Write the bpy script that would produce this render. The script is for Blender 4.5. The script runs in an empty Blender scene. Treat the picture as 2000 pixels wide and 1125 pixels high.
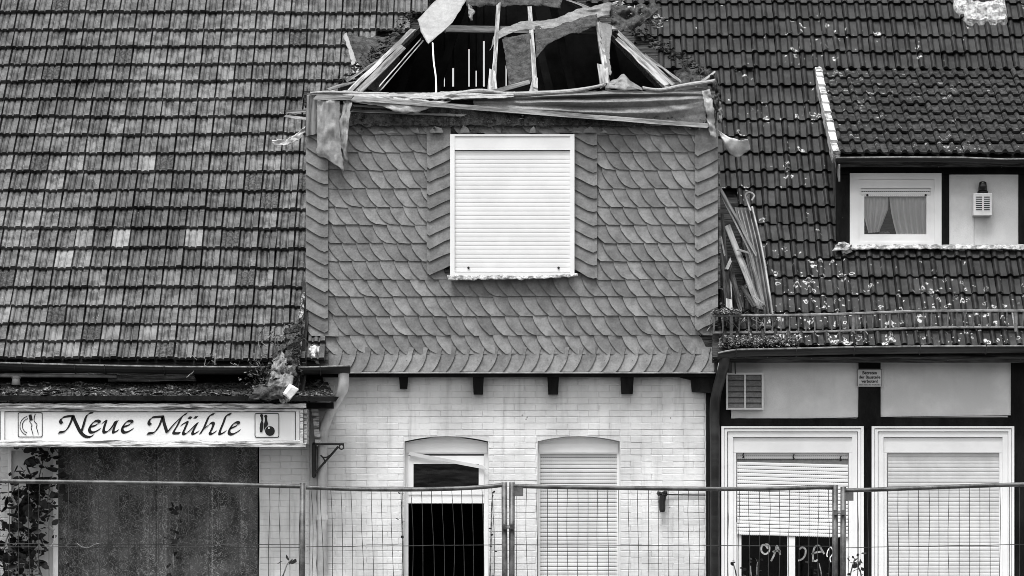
import bpy, math, random
from mathutils import Vector, Matrix, noise, Euler

# ---------------------------------------------------------------- camera, sky, sun, exposure
SC = bpy.context.scene
COL = SC.collection
D, F, ZC, YH = 40.0, 6600.0, 1.6, 1030.0      # camera distance to the facade, focal length (in 2000 px widths), eye height, horizon row

cam = bpy.data.cameras.new('camera')
camo = bpy.data.objects.new('camera', cam); COL.objects.link(camo)
camo.location = (0, -D, ZC); camo.rotation_euler = (math.radians(90), 0, 0)
cam.sensor_width = 36; cam.lens = F / 2000 * 36
cam.shift_y = (YH - 562.5) / 2000
cam.clip_end = 3000
SC.camera = camo

W = bpy.data.worlds.new('World'); SC.world = W; W.use_nodes = True
wn, wl = W.node_tree.nodes, W.node_tree.links
bg = wn['Background']
sky = wn.new('ShaderNodeTexSky'); sky.sky_type = 'NISHITA'; sky.sun_disc = False
SUN_EL, SUN_AZ = 66.0, -20.0                  # azimuth measured from straight behind the camera, negative = from the left
sky.sun_elevation = math.radians(SUN_EL); sky.sun_rotation = math.radians(180 - SUN_AZ)
sky.dust_density = 4.0; sky.air_density = 1.5
bw = wn.new('ShaderNodeRGBToBW')
wl.new(sky.outputs[0], bw.inputs[0]); wl.new(bw.outputs[0], bg.inputs[0])
bg.inputs[1].default_value = 0.11

sd = bpy.data.lights.new('sun', 'SUN'); sd.energy = 1.5; sd.angle = math.radians(22); sd.color = (1, 1, 1)
so = bpy.data.objects.new('sun', sd); COL.objects.link(so)
az, el = math.radians(SUN_AZ), math.radians(SUN_EL)
tosun = Vector((math.sin(az) * math.cos(el), -math.cos(az) * math.cos(el), math.sin(el)))
so.rotation_euler = tosun.to_track_quat('Z', 'Y').to_euler()
so.location = (-8, -15, 20)

SC.view_settings.view_transform = 'Standard'; SC.view_settings.look = 'None'
SC.view_settings.exposure = 1.0; SC.view_settings.gamma = 1.0
SC.view_settings.use_curve_mapping = False
SC.render.film_transparent = False
SC.cycles.use_denoising = True; SC.cycles.denoiser = 'OPENIMAGEDENOISE'; SC.cycles.denoising_prefilter = 'ACCURATE'; SC.cycles.filter_width = 0.85
SC.cycles.max_bounces = 6; SC.cycles.diffuse_bounces = 3; SC.cycles.glossy_bounces = 2; SC.cycles.transparent_max_bounces = 6; SC.cycles.caustics_reflective = False; SC.cycles.caustics_refractive = False

random.seed(7)
R = random.random
def U(a, b): return random.uniform(a, b)

# ---------------------------------------------------------------- helpers
def P(px, py, y=0.0):
    k = (D + y) / F
    return Vector(((px - 1000) * k, y, ZC + (YH - py) * k))
def px_of(v):
    k = F / (D + v.y)
    return 1000 + v.x * k, YH - (v.z - ZC) * k
def m(px, y=0.0): return px * (D + y) / F      # pixels to metres at depth y

class Plane:                                   # a roof plane rising away from the street
    def __init__(s, py_e, y_e, t):
        s.ye = y_e; s.t = t; s.ze = P(0, py_e, y_e).z; s.a = math.atan(t)
    def at(s, px, py):
        k = (YH - py) / F
        y = (s.ze - s.t * s.ye - ZC - k * D) / (k - s.t)
        return P(px, py, y)
    def z(s, y): return s.ze + s.t * (y - s.ye)

class MB:
    def __init__(s): s.v = []; s.f = []; s.mi = []
    def add(s, vs, fs, mi=0):
        o = len(s.v); s.v += [tuple(p) for p in vs]
        s.f += [tuple(i + o for i in f) for f in fs]; s.mi += [mi] * len(fs)
        return s
    def box(s, x0, x1, y0, y1, z0, z1, mi=0):
        return s.add([(x0,y0,z0),(x1,y0,z0),(x1,y1,z0),(x0,y1,z0),(x0,y0,z1),(x1,y0,z1),(x1,y1,z1),(x0,y1,z1)],
                     [(0,3,2,1),(4,5,6,7),(0,1,5,4),(1,2,6,5),(2,3,7,6),(3,0,4,7)], mi)
    def pbox(s, px0, py0, px1, py1, y0, y1, mi=0):   # front face given in picture units at depth y0, extruded straight back
        a = P(px0, py1, y0); b = P(px1, py0, y0)
        return s.box(a.x, b.x, y0, y1, a.z, b.z, mi)
    def prism(s, poly, y0, y1, mi=0):                # poly: list of (x,z), counter-clockwise seen from the front
        n = len(poly)
        vs = [(x, y0, z) for x, z in poly] + [(x, y1, z) for x, z in poly]
        fs = [tuple(range(n)), tuple(range(2*n-1, n-1, -1))] + [(i, n+i, n+(i+1)%n, (i+1)%n) for i in range(n)]
        return s.add(vs, fs, mi)
    def pprism(s, ppoly, y0, y1, mi=0):
        return s.prism([(P(x, y, y0).x, P(x, y, y0).z) for x, y in ppoly], y0, y1, mi)
    def tube(s, pts, r, n=6, mi=0, cap=True):
        pts = [Vector(p) for p in pts]; rings = []
        prev = None
        for i, p in enumerate(pts):
            t = (pts[min(i+1, len(pts)-1)] - pts[max(i-1, 0)])
            if t.length < 1e-9: t = Vector((0,0,1))
            t.normalize()
            if prev is None:
                a = t.cross(Vector((0,1,0)))
                if a.length < .1: a = t.cross(Vector((1,0,0)))
            else:
                a = prev - t * prev.dot(t)
            a.normalize(); prev = a; b = t.cross(a)
            rr = r[i] if isinstance(r, (list, tuple)) else r
            rings.append([p + (a * math.cos(2*math.pi*k/n) + b * math.sin(2*math.pi*k/n)) * rr for k in range(n)])
        vs = [q for g in rings for q in g]; fs = []
        for i in range(len(rings)-1):
            for k in range(n):
                fs.append((i*n+k, i*n+(k+1)%n, (i+1)*n+(k+1)%n, (i+1)*n+k))
        if cap:
            fs.append(tuple(range(n-1, -1, -1))); fs.append(tuple(range(len(vs)-n, len(vs))))
        return s.add(vs, fs, mi)
    def beam(s, p0, p1, w, t, up=(0,-1,0), mi=0, jit=0.0):   # rectangular bar from p0 to p1; w across, t along up
        p0, p1 = Vector(p0), Vector(p1); d = (p1-p0).normalized()
        n = Vector(up); n = (n - d*n.dot(d)).normalized(); b = d.cross(n)
        vs = []
        for p in (p0, p1):
            for sx, sy in ((-1,-1),(1,-1),(1,1),(-1,1)):
                vs.append(p + b*(sx*w/2) + n*(sy*t/2) + d*U(-jit, jit))
        return s.add(vs, [(0,1,2,3),(7,6,5,4),(0,4,5,1),(1,5,6,2),(2,6,7,3),(3,7,4,0)], mi)
    def ring(s, px0, py0, px1, py1, wl, wt, wr, wb, y0, y1, mi=0):   # rectangular frame, widths in picture units
        s.pbox(px0, py0, px1, py0+wt, y0, y1, mi)
        if wb: s.pbox(px0, py1-wb, px1, py1, y0, y1, mi)
        s.pbox(px0, py0+wt, px0+wl, py1-wb, y0, y1, mi)
        s.pbox(px1-wr, py0+wt, px1, py1-wb, y0, y1, mi)
        return s
    def strip(s, A, B, mi=0):                        # ribbon between two point lists
        n = len(A)
        return s.add(list(A)+list(B), [(i, i+1, n+i+1, n+i) for i in range(n-1)], mi)
    def blob(s, c, rx, ry, rz, seed=0, rough=.35, mi=0):
        ico = ICO; vs = []
        for q in ico[0]:
            k = 1 + rough * noise.noise(Vector(q)*1.7 + Vector((seed*3.1, seed*1.7, seed)))*2
            vs.append((c[0]+q[0]*rx*k, c[1]+q[1]*ry*k, c[2]+q[2]*rz*k))
        return s.add(vs, ico[1], mi)
    def mesh(s, name, mats, smooth=False):
        me = bpy.data.meshes.new(name); me.from_pydata(s.v, [], s.f)
        for q in (mats if isinstance(mats, (list, tuple)) else [mats]): me.materials.append(q)
        if any(s.mi): me.polygons.foreach_set('material_index', s.mi)
        if smooth: me.polygons.foreach_set('use_smooth', [True]*len(me.polygons))
        me.update(); return me
    def build(s, name, mats, parent=None, smooth=False):
        return link(name, s.mesh(name, mats, smooth), parent)

def _ico():
    t = (1+5**.5)/2
    v = [Vector(q).normalized() for q in [(-1,t,0),(1,t,0),(-1,-t,0),(1,-t,0),(0,-1,t),(0,1,t),(0,-1,-t),(0,1,-t),(t,0,-1),(t,0,1),(-t,0,-1),(-t,0,1)]]
    f = [(0,11,5),(0,5,1),(0,1,7),(0,7,10),(0,10,11),(1,5,9),(5,11,4),(11,10,2),(10,7,6),(7,1,8),(3,9,4),(3,4,2),(3,2,6),(3,6,8),(3,8,9),(4,9,5),(2,4,11),(6,2,10),(8,6,7),(9,8,1)]
    nf = []; cache = {}
    def mid(a, b):
        k = (min(a,b), max(a,b))
        if k not in cache: cache[k] = len(v); v.append(((v[a]+v[b])/2).normalized())
        return cache[k]
    for a, b, c in f:
        x, y, z = mid(a,b), mid(b,c), mid(c,a); nf += [(a,x,z),(b,y,x),(c,z,y),(x,y,z)]
    return [tuple(q) for q in v], nf
ICO = _ico()

def link(name, data, parent=None):
    o = bpy.data.objects.new(name, data); COL.objects.link(o)
    if parent is not None:
        o.parent = parent; o.matrix_parent_inverse = PINV.get(parent.name, Matrix())
    return o
PINV = {}
def tag(o, label, cat, group=None):
    o['label'] = label; o['category'] = cat
    if group: o['group'] = group
    return o
def thing(name, label, cat, loc, group=None):
    o = bpy.data.objects.new(name, None); COL.objects.link(o); o.location = loc
    o.empty_display_size = .1
    PINV[o.name] = Matrix.Translation(-Vector(loc))
    return tag(o, label, cat, group)
def structure(o): o['kind'] = 'structure'; return o

def catmull(pts, n=6):
    pts = [Vector(p) for p in pts]; out = []
    for i in range(len(pts)-1):
        p0, p1, p2, p3 = pts[max(i-1,0)], pts[i], pts[i+1], pts[min(i+2, len(pts)-1)]
        for k in range(n):
            t = k/n
            out.append(.5*((2*p1) + (p2-p0)*t + (2*p0-5*p1+4*p2-p3)*t*t + (3*p1-p0-3*p2+p3)*t**3))
    out.append(pts[-1]); return out

def sheet(name, rows, mt, nx=24, ny=8, ripple=.02, freq=3.0, seed=0, parent=None, thick=.004, ragged=.014, fold=(1, 1)):
    """a crumpled sheet lofted through rows of (px, py, depth) points"""
    rr = []
    for row in rows:
        pts = [P(*q) for q in row]; c = catmull(pts, 8) if len(pts) > 2 else [pts[0].lerp(pts[1], i/8) for i in range(9)]
        rr.append([c[0]] + [None]*(nx-1) + [c[-1]])
        L = [0]
        for i in range(1, len(c)): L.append(L[-1] + (c[i]-c[i-1]).length)
        for j in range(1, nx):
            d = L[-1]*j/nx; i = 1
            while L[i] < d: i += 1
            rr[-1][j] = c[i-1].lerp(c[i], (d-L[i-1])/max(1e-9, L[i]-L[i-1]))
    vs = []
    for jj in range(ny+1):
        t = jj/ny*(len(rr)-1); i = min(int(t), len(rr)-2); u = t-i
        for k in range(nx+1):
            p = rr[i][k].lerp(rr[i+1][k], u)
            q = Vector((p.x*freq*fold[0], seed*7.3, p.z*freq*1.6*fold[1]))
            cr = (.5-abs(noise.noise(q*1.4+Vector((9,2,1)))))*1.6 + (.35-abs(noise.noise(Vector((q.x*2.2+q.z*1.5, seed, q.z*3.1)))))*.9
            p = p + Vector((0, -ripple*(noise.noise(q)*.9 + cr + .35*noise.noise(q*5.1)), ripple*.5*noise.noise(q*1.9+Vector((5,5,5)))))
            if k in (0, nx): p = p + Vector((ragged*1.6*noise.noise(Vector((p.z*17, seed, k))), 0, 0))
            if ragged and (jj == ny or jj == 0):
                p = p + Vector((0,0,(ragged if jj==0 else -ragged)*noise.noise(Vector((p.x*14, seed, jj)))*1.5))
            vs.append(p)
    n = nx+1
    fs = [(j*n+k, j*n+k+1, (j+1)*n+k+1, (j+1)*n+k) for j in range(ny) for k in range(nx)]
    o = MB().add(vs, fs).build(name, mt, parent, smooth=True)
    md = o.modifiers.new('thickness', 'SOLIDIFY'); md.thickness = thick
    return o

def plank(name, p0, p1, w, t, mt, parent=None, up=(0,-1,0), rough=.006, seg=6, taper=1.0):
    """a weathered board with its own local axes: x along the grain"""
    p0, p1 = Vector(p0), Vector(p1); d = p1-p0; L = d.length; d.normalize()
    n = Vector(up); n = (n - d*n.dot(d)).normalized(); b = n.cross(d)
    mb = MB(); vs = []; s = U(0, 99)
    for i in range(seg+1):
        x = L*i/seg; k = 1 + (taper-1)*i/seg
        e = U(-.03, .03) if i in (0, seg) else 0
        for (sy, sz) in ((-1,-1),(1,-1),(1,1),(-1,1)):
            vs.append((x + e*sy + (U(-.02,.02) if i in (0,seg) else 0), sy*w/2*k + rough*noise.noise(Vector((x*3, s+sy, sz))), sz*t/2 + rough*.6*noise.noise(Vector((x*2, s, sz+sy)))))
    fs = [(0,3,2,1)]
    for i in range(seg):
        for k in range(4): fs.append((i*4+k, i*4+(k+1)%4, (i+1)*4+(k+1)%4, (i+1)*4+k))
    q = seg*4; fs.append((q, q+1, q+2, q+3))
    me = mb.add(vs, fs).mesh(name, mt)
    o = link(name, me, parent)
    M_ = Matrix(((d.x, b.x, n.x, p0.x),(d.y, b.y, n.y, p0.y),(d.z, b.z, n.z, p0.z),(0,0,0,1)))
    o.matrix_basis = M_
    return o

# ---------------------------------------------------------------- materials (the photograph is black and white: every colour is a grey)
def g(v): return (v, v, v, 1)
def material(name, lo, hi, rough=.8, scale=6.0, detail=6, stretch=(1,1,1), coord='pos', rand=0.0, spec=.3, bump=.25, bscale=40.0, ramp=(.35,.65), rot=(0,0,0),
             fine=.25, fscale=60.0, bdist=.01, drip=None, lichen=None, speck=None, gloss=None, big=None):
    mt = bpy.data.materials.new(name); mt.use_nodes = True
    nt = mt.node_tree; N = nt.nodes; L = nt.links
    b = N['Principled BSDF']; b.inputs['Specular IOR Level'].default_value = spec
    def nd(t, **k):
        q = N.new(t)
        for a, v in k.items(): setattr(q, a, v)
        return q
    def mth(op, a, c=None, cl=False):
        q = nd('ShaderNodeMath', operation=op, use_clamp=cl)
        for i, z in enumerate((a, c)):
            if z is None: continue
            if isinstance(z, (int, float)): q.inputs[i].default_value = z
            else: L.new(z, q.inputs[i])
        return q.outputs[0]
    def rmp(x, a, c, lo_=0.0, hi_=1.0):
        q = nd('ShaderNodeMapRange'); q.interpolation_type = 'SMOOTHSTEP'
        L.new(x, q.inputs[0]); q.inputs[1].default_value = a; q.inputs[2].default_value = c
        q.inputs[3].default_value = lo_; q.inputs[4].default_value = hi_
        return q.outputs[0]
    if coord == 'pos': src = nd('ShaderNodeNewGeometry').outputs['Position']
    else: src = nd('ShaderNodeTexCoord').outputs['Object']
    info = nd('ShaderNodeObjectInfo').outputs['Random']
    mp = nd('ShaderNodeMapping'); L.new(src, mp.inputs[0]); mp.inputs['Scale'].default_value = stretch; mp.inputs['Rotation'].default_value = rot
    if coord == 'obj':
        cx = nd('ShaderNodeCombineXYZ'); r7 = mth('MULTIPLY', info, 37.0)
        for i in range(3): L.new(r7, cx.inputs[i])
        L.new(cx.outputs[0], mp.inputs['Location'])
    vec = mp.outputs[0]
    def nz(sc, dt=6, v=None, ro=.6):
        q = nd('ShaderNodeTexNoise'); q.inputs['Scale'].default_value = sc; q.inputs['Detail'].default_value = dt; q.inputs['Roughness'].default_value = ro
        L.new(vec if v is None else v, q.inputs['Vector']); return q.outputs['Fac']
    base = rmp(nz(scale, detail), ramp[0], ramp[1])
    fn = nz(fscale, 4)
    fac = mth('ADD', base, mth('MULTIPLY', mth('SUBTRACT', fn, .5), fine*2.5), True)
    val = rmp(fac, 0.0, 1.0, lo, hi)
    val.node.interpolation_type = 'LINEAR'
    if rand:
        val = mth('MULTIPLY', val, mth('ADD', mth('MULTIPLY', info, 2*rand), 1-rand))
    if big: val = mth('MULTIPLY', val, rmp(nz(big[0], 3, src), .32, .68, big[1], big[2]))   # broad weathering
    if drip:                                   # weather streaks running down, (strength, dark value)
        mp2 = nd('ShaderNodeMapping'); L.new(src, mp2.inputs[0]); mp2.inputs['Scale'].default_value = (5.5, 1, .55)
        st = rmp(nz(1.3, 5, mp2.outputs[0]), .5, .78)
        st = mth('MULTIPLY', st, drip[0])
        mx = nd('ShaderNodeMix', data_type='FLOAT'); L.new(st, mx.inputs[0]); L.new(val, mx.inputs[2]); mx.inputs[3].default_value = drip[1]
        val = mx.outputs[0]
    if speck:                                  # small dark or pale flecks: (scale, threshold, value)
        vo = nd('ShaderNodeTexVoronoi'); vo.inputs['Scale'].default_value = speck[0]; L.new(src, vo.inputs['Vector'])
        k = mth('MULTIPLY', rmp(vo.outputs['Distance'], .10, .22, 1, 0), mth('GREATER_THAN', nz(speck[0]*.23, 3, src), speck[1]))
        mx = nd('ShaderNodeMix', data_type='FLOAT'); L.new(k, mx.inputs[0]); L.new(val, mx.inputs[2]); mx.inputs[3].default_value = speck[2]
        val = mx.outputs[0]
    if lichen:                                 # pale lichen rosettes: broken rings of several sizes (amount, value)
        wv = nd('ShaderNodeVectorMath', operation='ADD'); nn = nd('ShaderNodeTexNoise'); nn.inputs['Scale'].default_value = 11; L.new(src, nn.inputs['Vector'])
        sc_ = nd('ShaderNodeVectorMath', operation='SCALE'); sc_.inputs['Scale'].default_value = .10; L.new(nn.outputs['Color'], sc_.inputs[0])
        L.new(src, wv.inputs[0]); L.new(sc_.outputs[0], wv.inputs[1])
        tot = None
        sp = nd('ShaderNodeSeparateXYZ'); L.new(src, sp.inputs[0])
        # thicker cover low on the roof and towards the wrecked corner, as lichen grows where it stays wet
        wet = mth('ADD', rmp(sp.outputs[2], 3.6, 5.4, 1, 0), mth('MULTIPLY', rmp(sp.outputs[0], 2.3, 4.6, 1, 0), rmp(sp.outputs[2], 4.0, 5.6, .5, 0)))
        patch = nz(1.1, 3, src)
        dens = mth('ADD', mth('MULTIPLY', wet, .16), mth('MULTIPLY', patch, .52))
        for s_, r0, r1, thr in ((5.5, .20, .31, .60), (9.0, .20, .33, .60), (17.0, .0, .30, .58)):
            vo = nd('ShaderNodeTexVoronoi'); vo.inputs['Scale'].default_value = s_; L.new(wv.outputs[0], vo.inputs['Vector'])
            d = vo.outputs['Distance']
            ring = mth('MULTIPLY', rmp(d, r0-.06, r0+.02), rmp(d, r1-.06, r1+.03, 1, 0)) if r0 > 0 else rmp(d, r1-.14, r1, 1, 0)
            sx = nd('ShaderNodeSeparateColor'); L.new(vo.outputs['Color'], sx.inputs[0])
            on = mth('GREATER_THAN', mth('ADD', mth('MULTIPLY', sx.outputs[0], .5), mth('MULTIPLY', dens, lichen[0])), thr+.22)
            brk = rmp(nz(30, 3, src), .40, .52)
            k = mth('MULTIPLY', mth('MULTIPLY', ring, on), brk)
            tot = k if tot is None else mth('MAXIMUM', tot, k)
        mx = nd('ShaderNodeMix', data_type='FLOAT'); L.new(tot, mx.inputs[0]); L.new(val, mx.inputs[2]); mx.inputs[3].default_value = lichen[1]
        val = mx.outputs[0]
    L.new(val, b.inputs['Base Color'])
    if gloss:
        L.new(rmp(nz(gloss[0], 4), .3, .7, gloss[1], gloss[2]), b.inputs['Roughness'])
    else: b.inputs['Roughness'].default_value = rough
    if bump:
        bp = nd('ShaderNodeBump'); bp.inputs['Strength'].default_value = bump; bp.inputs['Distance'].default_value = bdist
        L.new(mth('ADD', nz(bscale, 5), mth('MULTIPLY', fac, .5)), bp.inputs['Height']); L.new(bp.outputs[0], b.inputs['Normal'])
    return mt

MT = {}
MT['tile'] = material('clay_tile', .030, .125, rough=.5, scale=6, rand=.36, bump=.4, bscale=45, fine=.55, fscale=38, speck=(34, .60, .32), gloss=(7, .30, .55), spec=.6, drip=(.3, .02), big=(.55, .6, 1.4))
MT['tile_pale'] = material('pale_replacement_tile', .12, .25, rough=.6, scale=7, rand=.25, bump=.2, fine=.35, spec=.3, drip=(.3, .05))
MT['tile_mossy'] = material('mossy_tile', .024, .115, rough=.8, scale=30, rand=.2, bump=.7, bscale=80, fine=.6, fscale=70, ramp=(.35,.68))
MT['pan'] = material('dark_concrete_tile', .008, .030, rough=.55, scale=4, rand=.28, bump=.4, bscale=70, fine=.5, spec=.36, lichen=(1.22, .52), gloss=(5, .38, .62))
MT['pan_dormer'] = material('mossy_concrete_tile', .008, .05, rough=.7, scale=13, rand=.25, bump=.7, bscale=60, fine=.6, spec=.3, lichen=(1.35, .34))
MT['slate'] = material('slate', .12, .235, rough=.55, scale=8, coord='obj', rand=.26, bump=.35, bscale=24, fine=.42, fscale=46, ramp=(.22,.78), spec=.4, drip=(.35, .06), speck=(24, .68, .04), big=(1.1, .8, 1.2))
MT['slate_edge'] = material('edge_slate', .11, .22, rough=.55, scale=8, coord='obj', rand=.22, bump=.35, bscale=24, fine=.42, fscale=46, ramp=(.22,.78), spec=.4, speck=(26, .64, .04))
MT['white_brick'] = material('white_painted_brick', .58, .78, rough=.75, scale=1.3, rand=.02, bump=.5, bscale=26, fine=.16, fscale=18, drip=(.62, .28), speck=(13, .68, .30), spec=.25)
MT['white_paint'] = material('white_frame_paint', .78, .86, rough=.4, scale=2, bump=.05, fine=.06, fscale=14, spec=.4)
MT['white_shutter'] = material('white_plastic_shutter', .74, .82, rough=.42, scale=2.2, bump=.04, fine=.05, spec=.4, drip=(.10, .6))
MT['grey_shutter'] = material('greyed_plastic_shutter', .55, .66, rough=.5, scale=2.2, bump=.04, fine=.07, spec=.35, drip=(.22, .38))
MT['plaster'] = material('render_plaster', .60, .76, rough=.85, scale=1.4, bump=.3, bscale=90, fine=.12, fscale=40, drip=(.16, .35), speck=(20, .75, .35))
MT['timber'] = material('black_stained_timber', .003, .011, rough=.8, scale=3, stretch=(2,2,.6), bump=.5, bscale=50, fine=.4, fscale=30, spec=.15, speck=(30, .74, .12))
MT['oldwood'] = material('weathered_grey_wood', .09, .36, rough=.8, scale=3.2, stretch=(.5,7,7), coord='obj', rand=.3, bump=.7, bscale=14, fine=.5, fscale=12, bdist=.006)
MT['palewood'] = material('pale_batten_wood', .17, .46, rough=.85, scale=3, stretch=(.5,7,7), coord='obj', rand=.25, bump=.7, bscale=14, fine=.5, fscale=12, bdist=.006, speck=(36, .66, .05))
MT['darkwood'] = material('dark_rotten_wood', .008, .07, rough=.9, scale=6, stretch=(.5,6,6), coord='obj', rand=.3, bump=.9, bscale=16, fine=.5, fscale=20, bdist=.012, speck=(30, .62, .26))
MT['attic'] = material('shade_black_interior', .004, .012, rough=.95, scale=3, bump=.2, spec=.1)  # near-black colour stands in for the darkness of the unlit interiors
MT['felt'] = material('grey_roofing_felt', .12, .22, rough=.42, scale=30, bump=.3, bscale=90, fine=.5, fscale=110, ramp=(.2,.8), speck=(44, .66, .03), spec=.5)
MT['felt_pale'] = material('pale_roofing_felt', .24, .36, rough=.4, scale=26, bump=.25, bscale=80, fine=.4, fscale=100, ramp=(.2,.8), speck=(38, .68, .07), spec=.5)
MT['felt_dark'] = material('dark_torn_felt', .010, .085, rough=.7, scale=14, bump=.9, bscale=40, fine=.6, fscale=60, ramp=(.25,.75), speck=(50, .58, .26))
MT['white_flap'] = material('white_plastic_sheet', .50, .78, rough=.4, scale=6, bump=.4, bscale=25, fine=.3, speck=(40,.66,.2))
MT['moss'] = material('moss_and_leaf_litter', .01, .34, rough=.95, scale=22, bump=1, bscale=70, fine=.8, fscale=60, ramp=(.45,.66), bdist=.02)
MT['gutter'] = material('zinc_gutter', .010, .032, rough=.45, scale=3, stretch=(.4,3,3), bump=.1, fine=.3, spec=.4)
MT['gutter_pale'] = material('galvanised_metal', .20, .45, rough=.38, scale=4, bump=.15, fine=.35, spec=.55)
MT['black_metal'] = material('black_iron', .006, .016, rough=.5, scale=8, bump=.2, fine=.3, spec=.4)
MT['galv'] = material('galvanised_fence_tube', .035, .12, rough=.42, scale=7, bump=.2, fine=.5, fscale=50, spec=.5, speck=(40,.66,.02))
MT['wire'] = material('galvanised_wire', .025, .05, rough=.5, scale=8, bump=0, spec=.4)
MT['mortar'] = material('white_lime_mortar', .20, .70, rough=.9, scale=16, bump=.9, bscale=34, fine=.6, fscale=40, bdist=.02, speck=(30,.62,.06))
MT['sign'] = material('white_sign_face', .84, .90, rough=.35, scale=.9, bump=.02, fine=.04, spec=.4, drip=(.08,.7))
MT['sign_wood'] = material('peeling_white_wood', .10, .72, rough=.8, scale=7, stretch=(.35,4,4), bump=.9, bscale=20, fine=.6, fscale=24, ramp=(.38,.54), bdist=.012)
MT['ink'] = material('black_lettering', .006, .012, rough=.4, scale=3, bump=0, fine=.1)
MT['pipe_white'] = material('white_painted_pipe', .5, .72, rough=.5, scale=4, bump=.1, fine=.2, drip=(.4,.2), spec=.4)
MT['concrete'] = material('concrete', .22, .34, rough=.9, scale=5, bump=.4, fine=.3)
MT['asphalt'] = material('asphalt', .035, .06, rough=.9, scale=3, bump=.6, bscale=90, fine=.4)
MT['leaf'] = material('dark_leaf', .008, .03, rough=.5, scale=9, rand=.5, bump=.15, fine=.3, spec=.35)
MT['twig'] = material('dry_twig', .04, .3, rough=.9, scale=14, bump=.4, fine=.5)
MT['curtain'] = material('white_net_curtain', .80, .88, rough=.9, scale=4, bump=0, fine=.05)
MT['lens'] = material('dark_lens_plastic', .010, .02, rough=.2, scale=5, bump=0, spec=.5)
MT['chalk'] = material('smeared_white_paint', .18, .42, rough=.8, scale=14, bump=0, fine=.6, fscale=30)
MT['box_white'] = material('white_metal_box', .62, .74, rough=.45, scale=6, bump=.05, fine=.1, speck=(40,.74,.3))
MT['brick_dark'] = material('dark_chimney_brick', .03, .10, rough=.9, scale=8, bump=.5, rand=.3, fine=.4)
MT['notice'] = material('white_notice', .55, .65, rough=.5, scale=4, bump=0, fine=.06)

MT['crust'] = material('crusted_moss_and_paint', .03, .60, rough=.95, scale=26, bump=1, bscale=60, fine=.8, fscale=70, ramp=(.42,.60), bdist=.02)
MT['zinc'] = material('dull_zinc', .07, .17, rough=.4, scale=3, bump=.05, fine=.2, spec=.5)
MT['rail'] = material('weathered_rail_metal', .10, .28, rough=.5, scale=9, bump=.2, fine=.5, spec=.4)
def slot_material():                          # light slots punched between shutter slats
    mt = bpy.data.materials.new('shutter_slots'); mt.use_nodes = True
    N, L = mt.node_tree.nodes, mt.node_tree.links; b = N['Principled BSDF']
    geo = N.new('ShaderNodeNewGeometry'); sp = N.new('ShaderNodeSeparateXYZ'); L.new(geo.outputs['Position'], sp.inputs[0])
    mm = N.new('ShaderNodeMath'); mm.operation = 'MULTIPLY'; mm.inputs[1].default_value = 1/.024; L.new(sp.outputs[0], mm.inputs[0])
    fr = N.new('ShaderNodeMath'); fr.operation = 'FRACT'; L.new(mm.outputs[0], fr.inputs[0])
    gt = N.new('ShaderNodeMath'); gt.operation = 'GREATER_THAN'; gt.inputs[1].default_value = .35; L.new(fr.outputs[0], gt.inputs[0])
    mx = N.new('ShaderNodeMix'); mx.data_type = 'FLOAT'; mx.inputs[2].default_value = .5; mx.inputs[3].default_value = .015; L.new(gt.outputs[0], mx.inputs[0])
    L.new(mx.outputs[0], b.inputs['Base Color']); b.inputs['Roughness'].default_value = .6
    return mt
MT['slots'] = slot_material()
def glass_material(name='window_glass', tint=.93):
    mt = bpy.data.materials.new(name); mt.use_nodes = True
    N, L = mt.node_tree.nodes, mt.node_tree.links; out = N['Material Output']
    N.remove(N['Principled BSDF'])
    tr = N.new('ShaderNodeBsdfTransparent'); tr.inputs[0].default_value = g(tint)
    gl = N.new('ShaderNodeBsdfGlossy'); gl.inputs['Roughness'].default_value = .04; gl.inputs[0].default_value = g(.9)
    nz = N.new('ShaderNodeTexNoise'); nz.inputs['Scale'].default_value = 2.2
    bp = N.new('ShaderNodeBump'); bp.inputs['Strength'].default_value = .10; bp.inputs['Distance'].default_value = .03
    L.new(nz.outputs[0], bp.inputs['Height']); L.new(bp.outputs[0], gl.inputs['Normal'])
    fr = N.new('ShaderNodeFresnel'); fr.inputs[0].default_value = 1.45
    mx = N.new('ShaderNodeMixShader'); L.new(fr.outputs[0], mx.inputs[0]); L.new(tr.outputs[0], mx.inputs[1]); L.new(gl.outputs[0], mx.inputs[2])
    L.new(mx.outputs[0], out.inputs[0]); return mt
MT['glass'] = glass_material()
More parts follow.
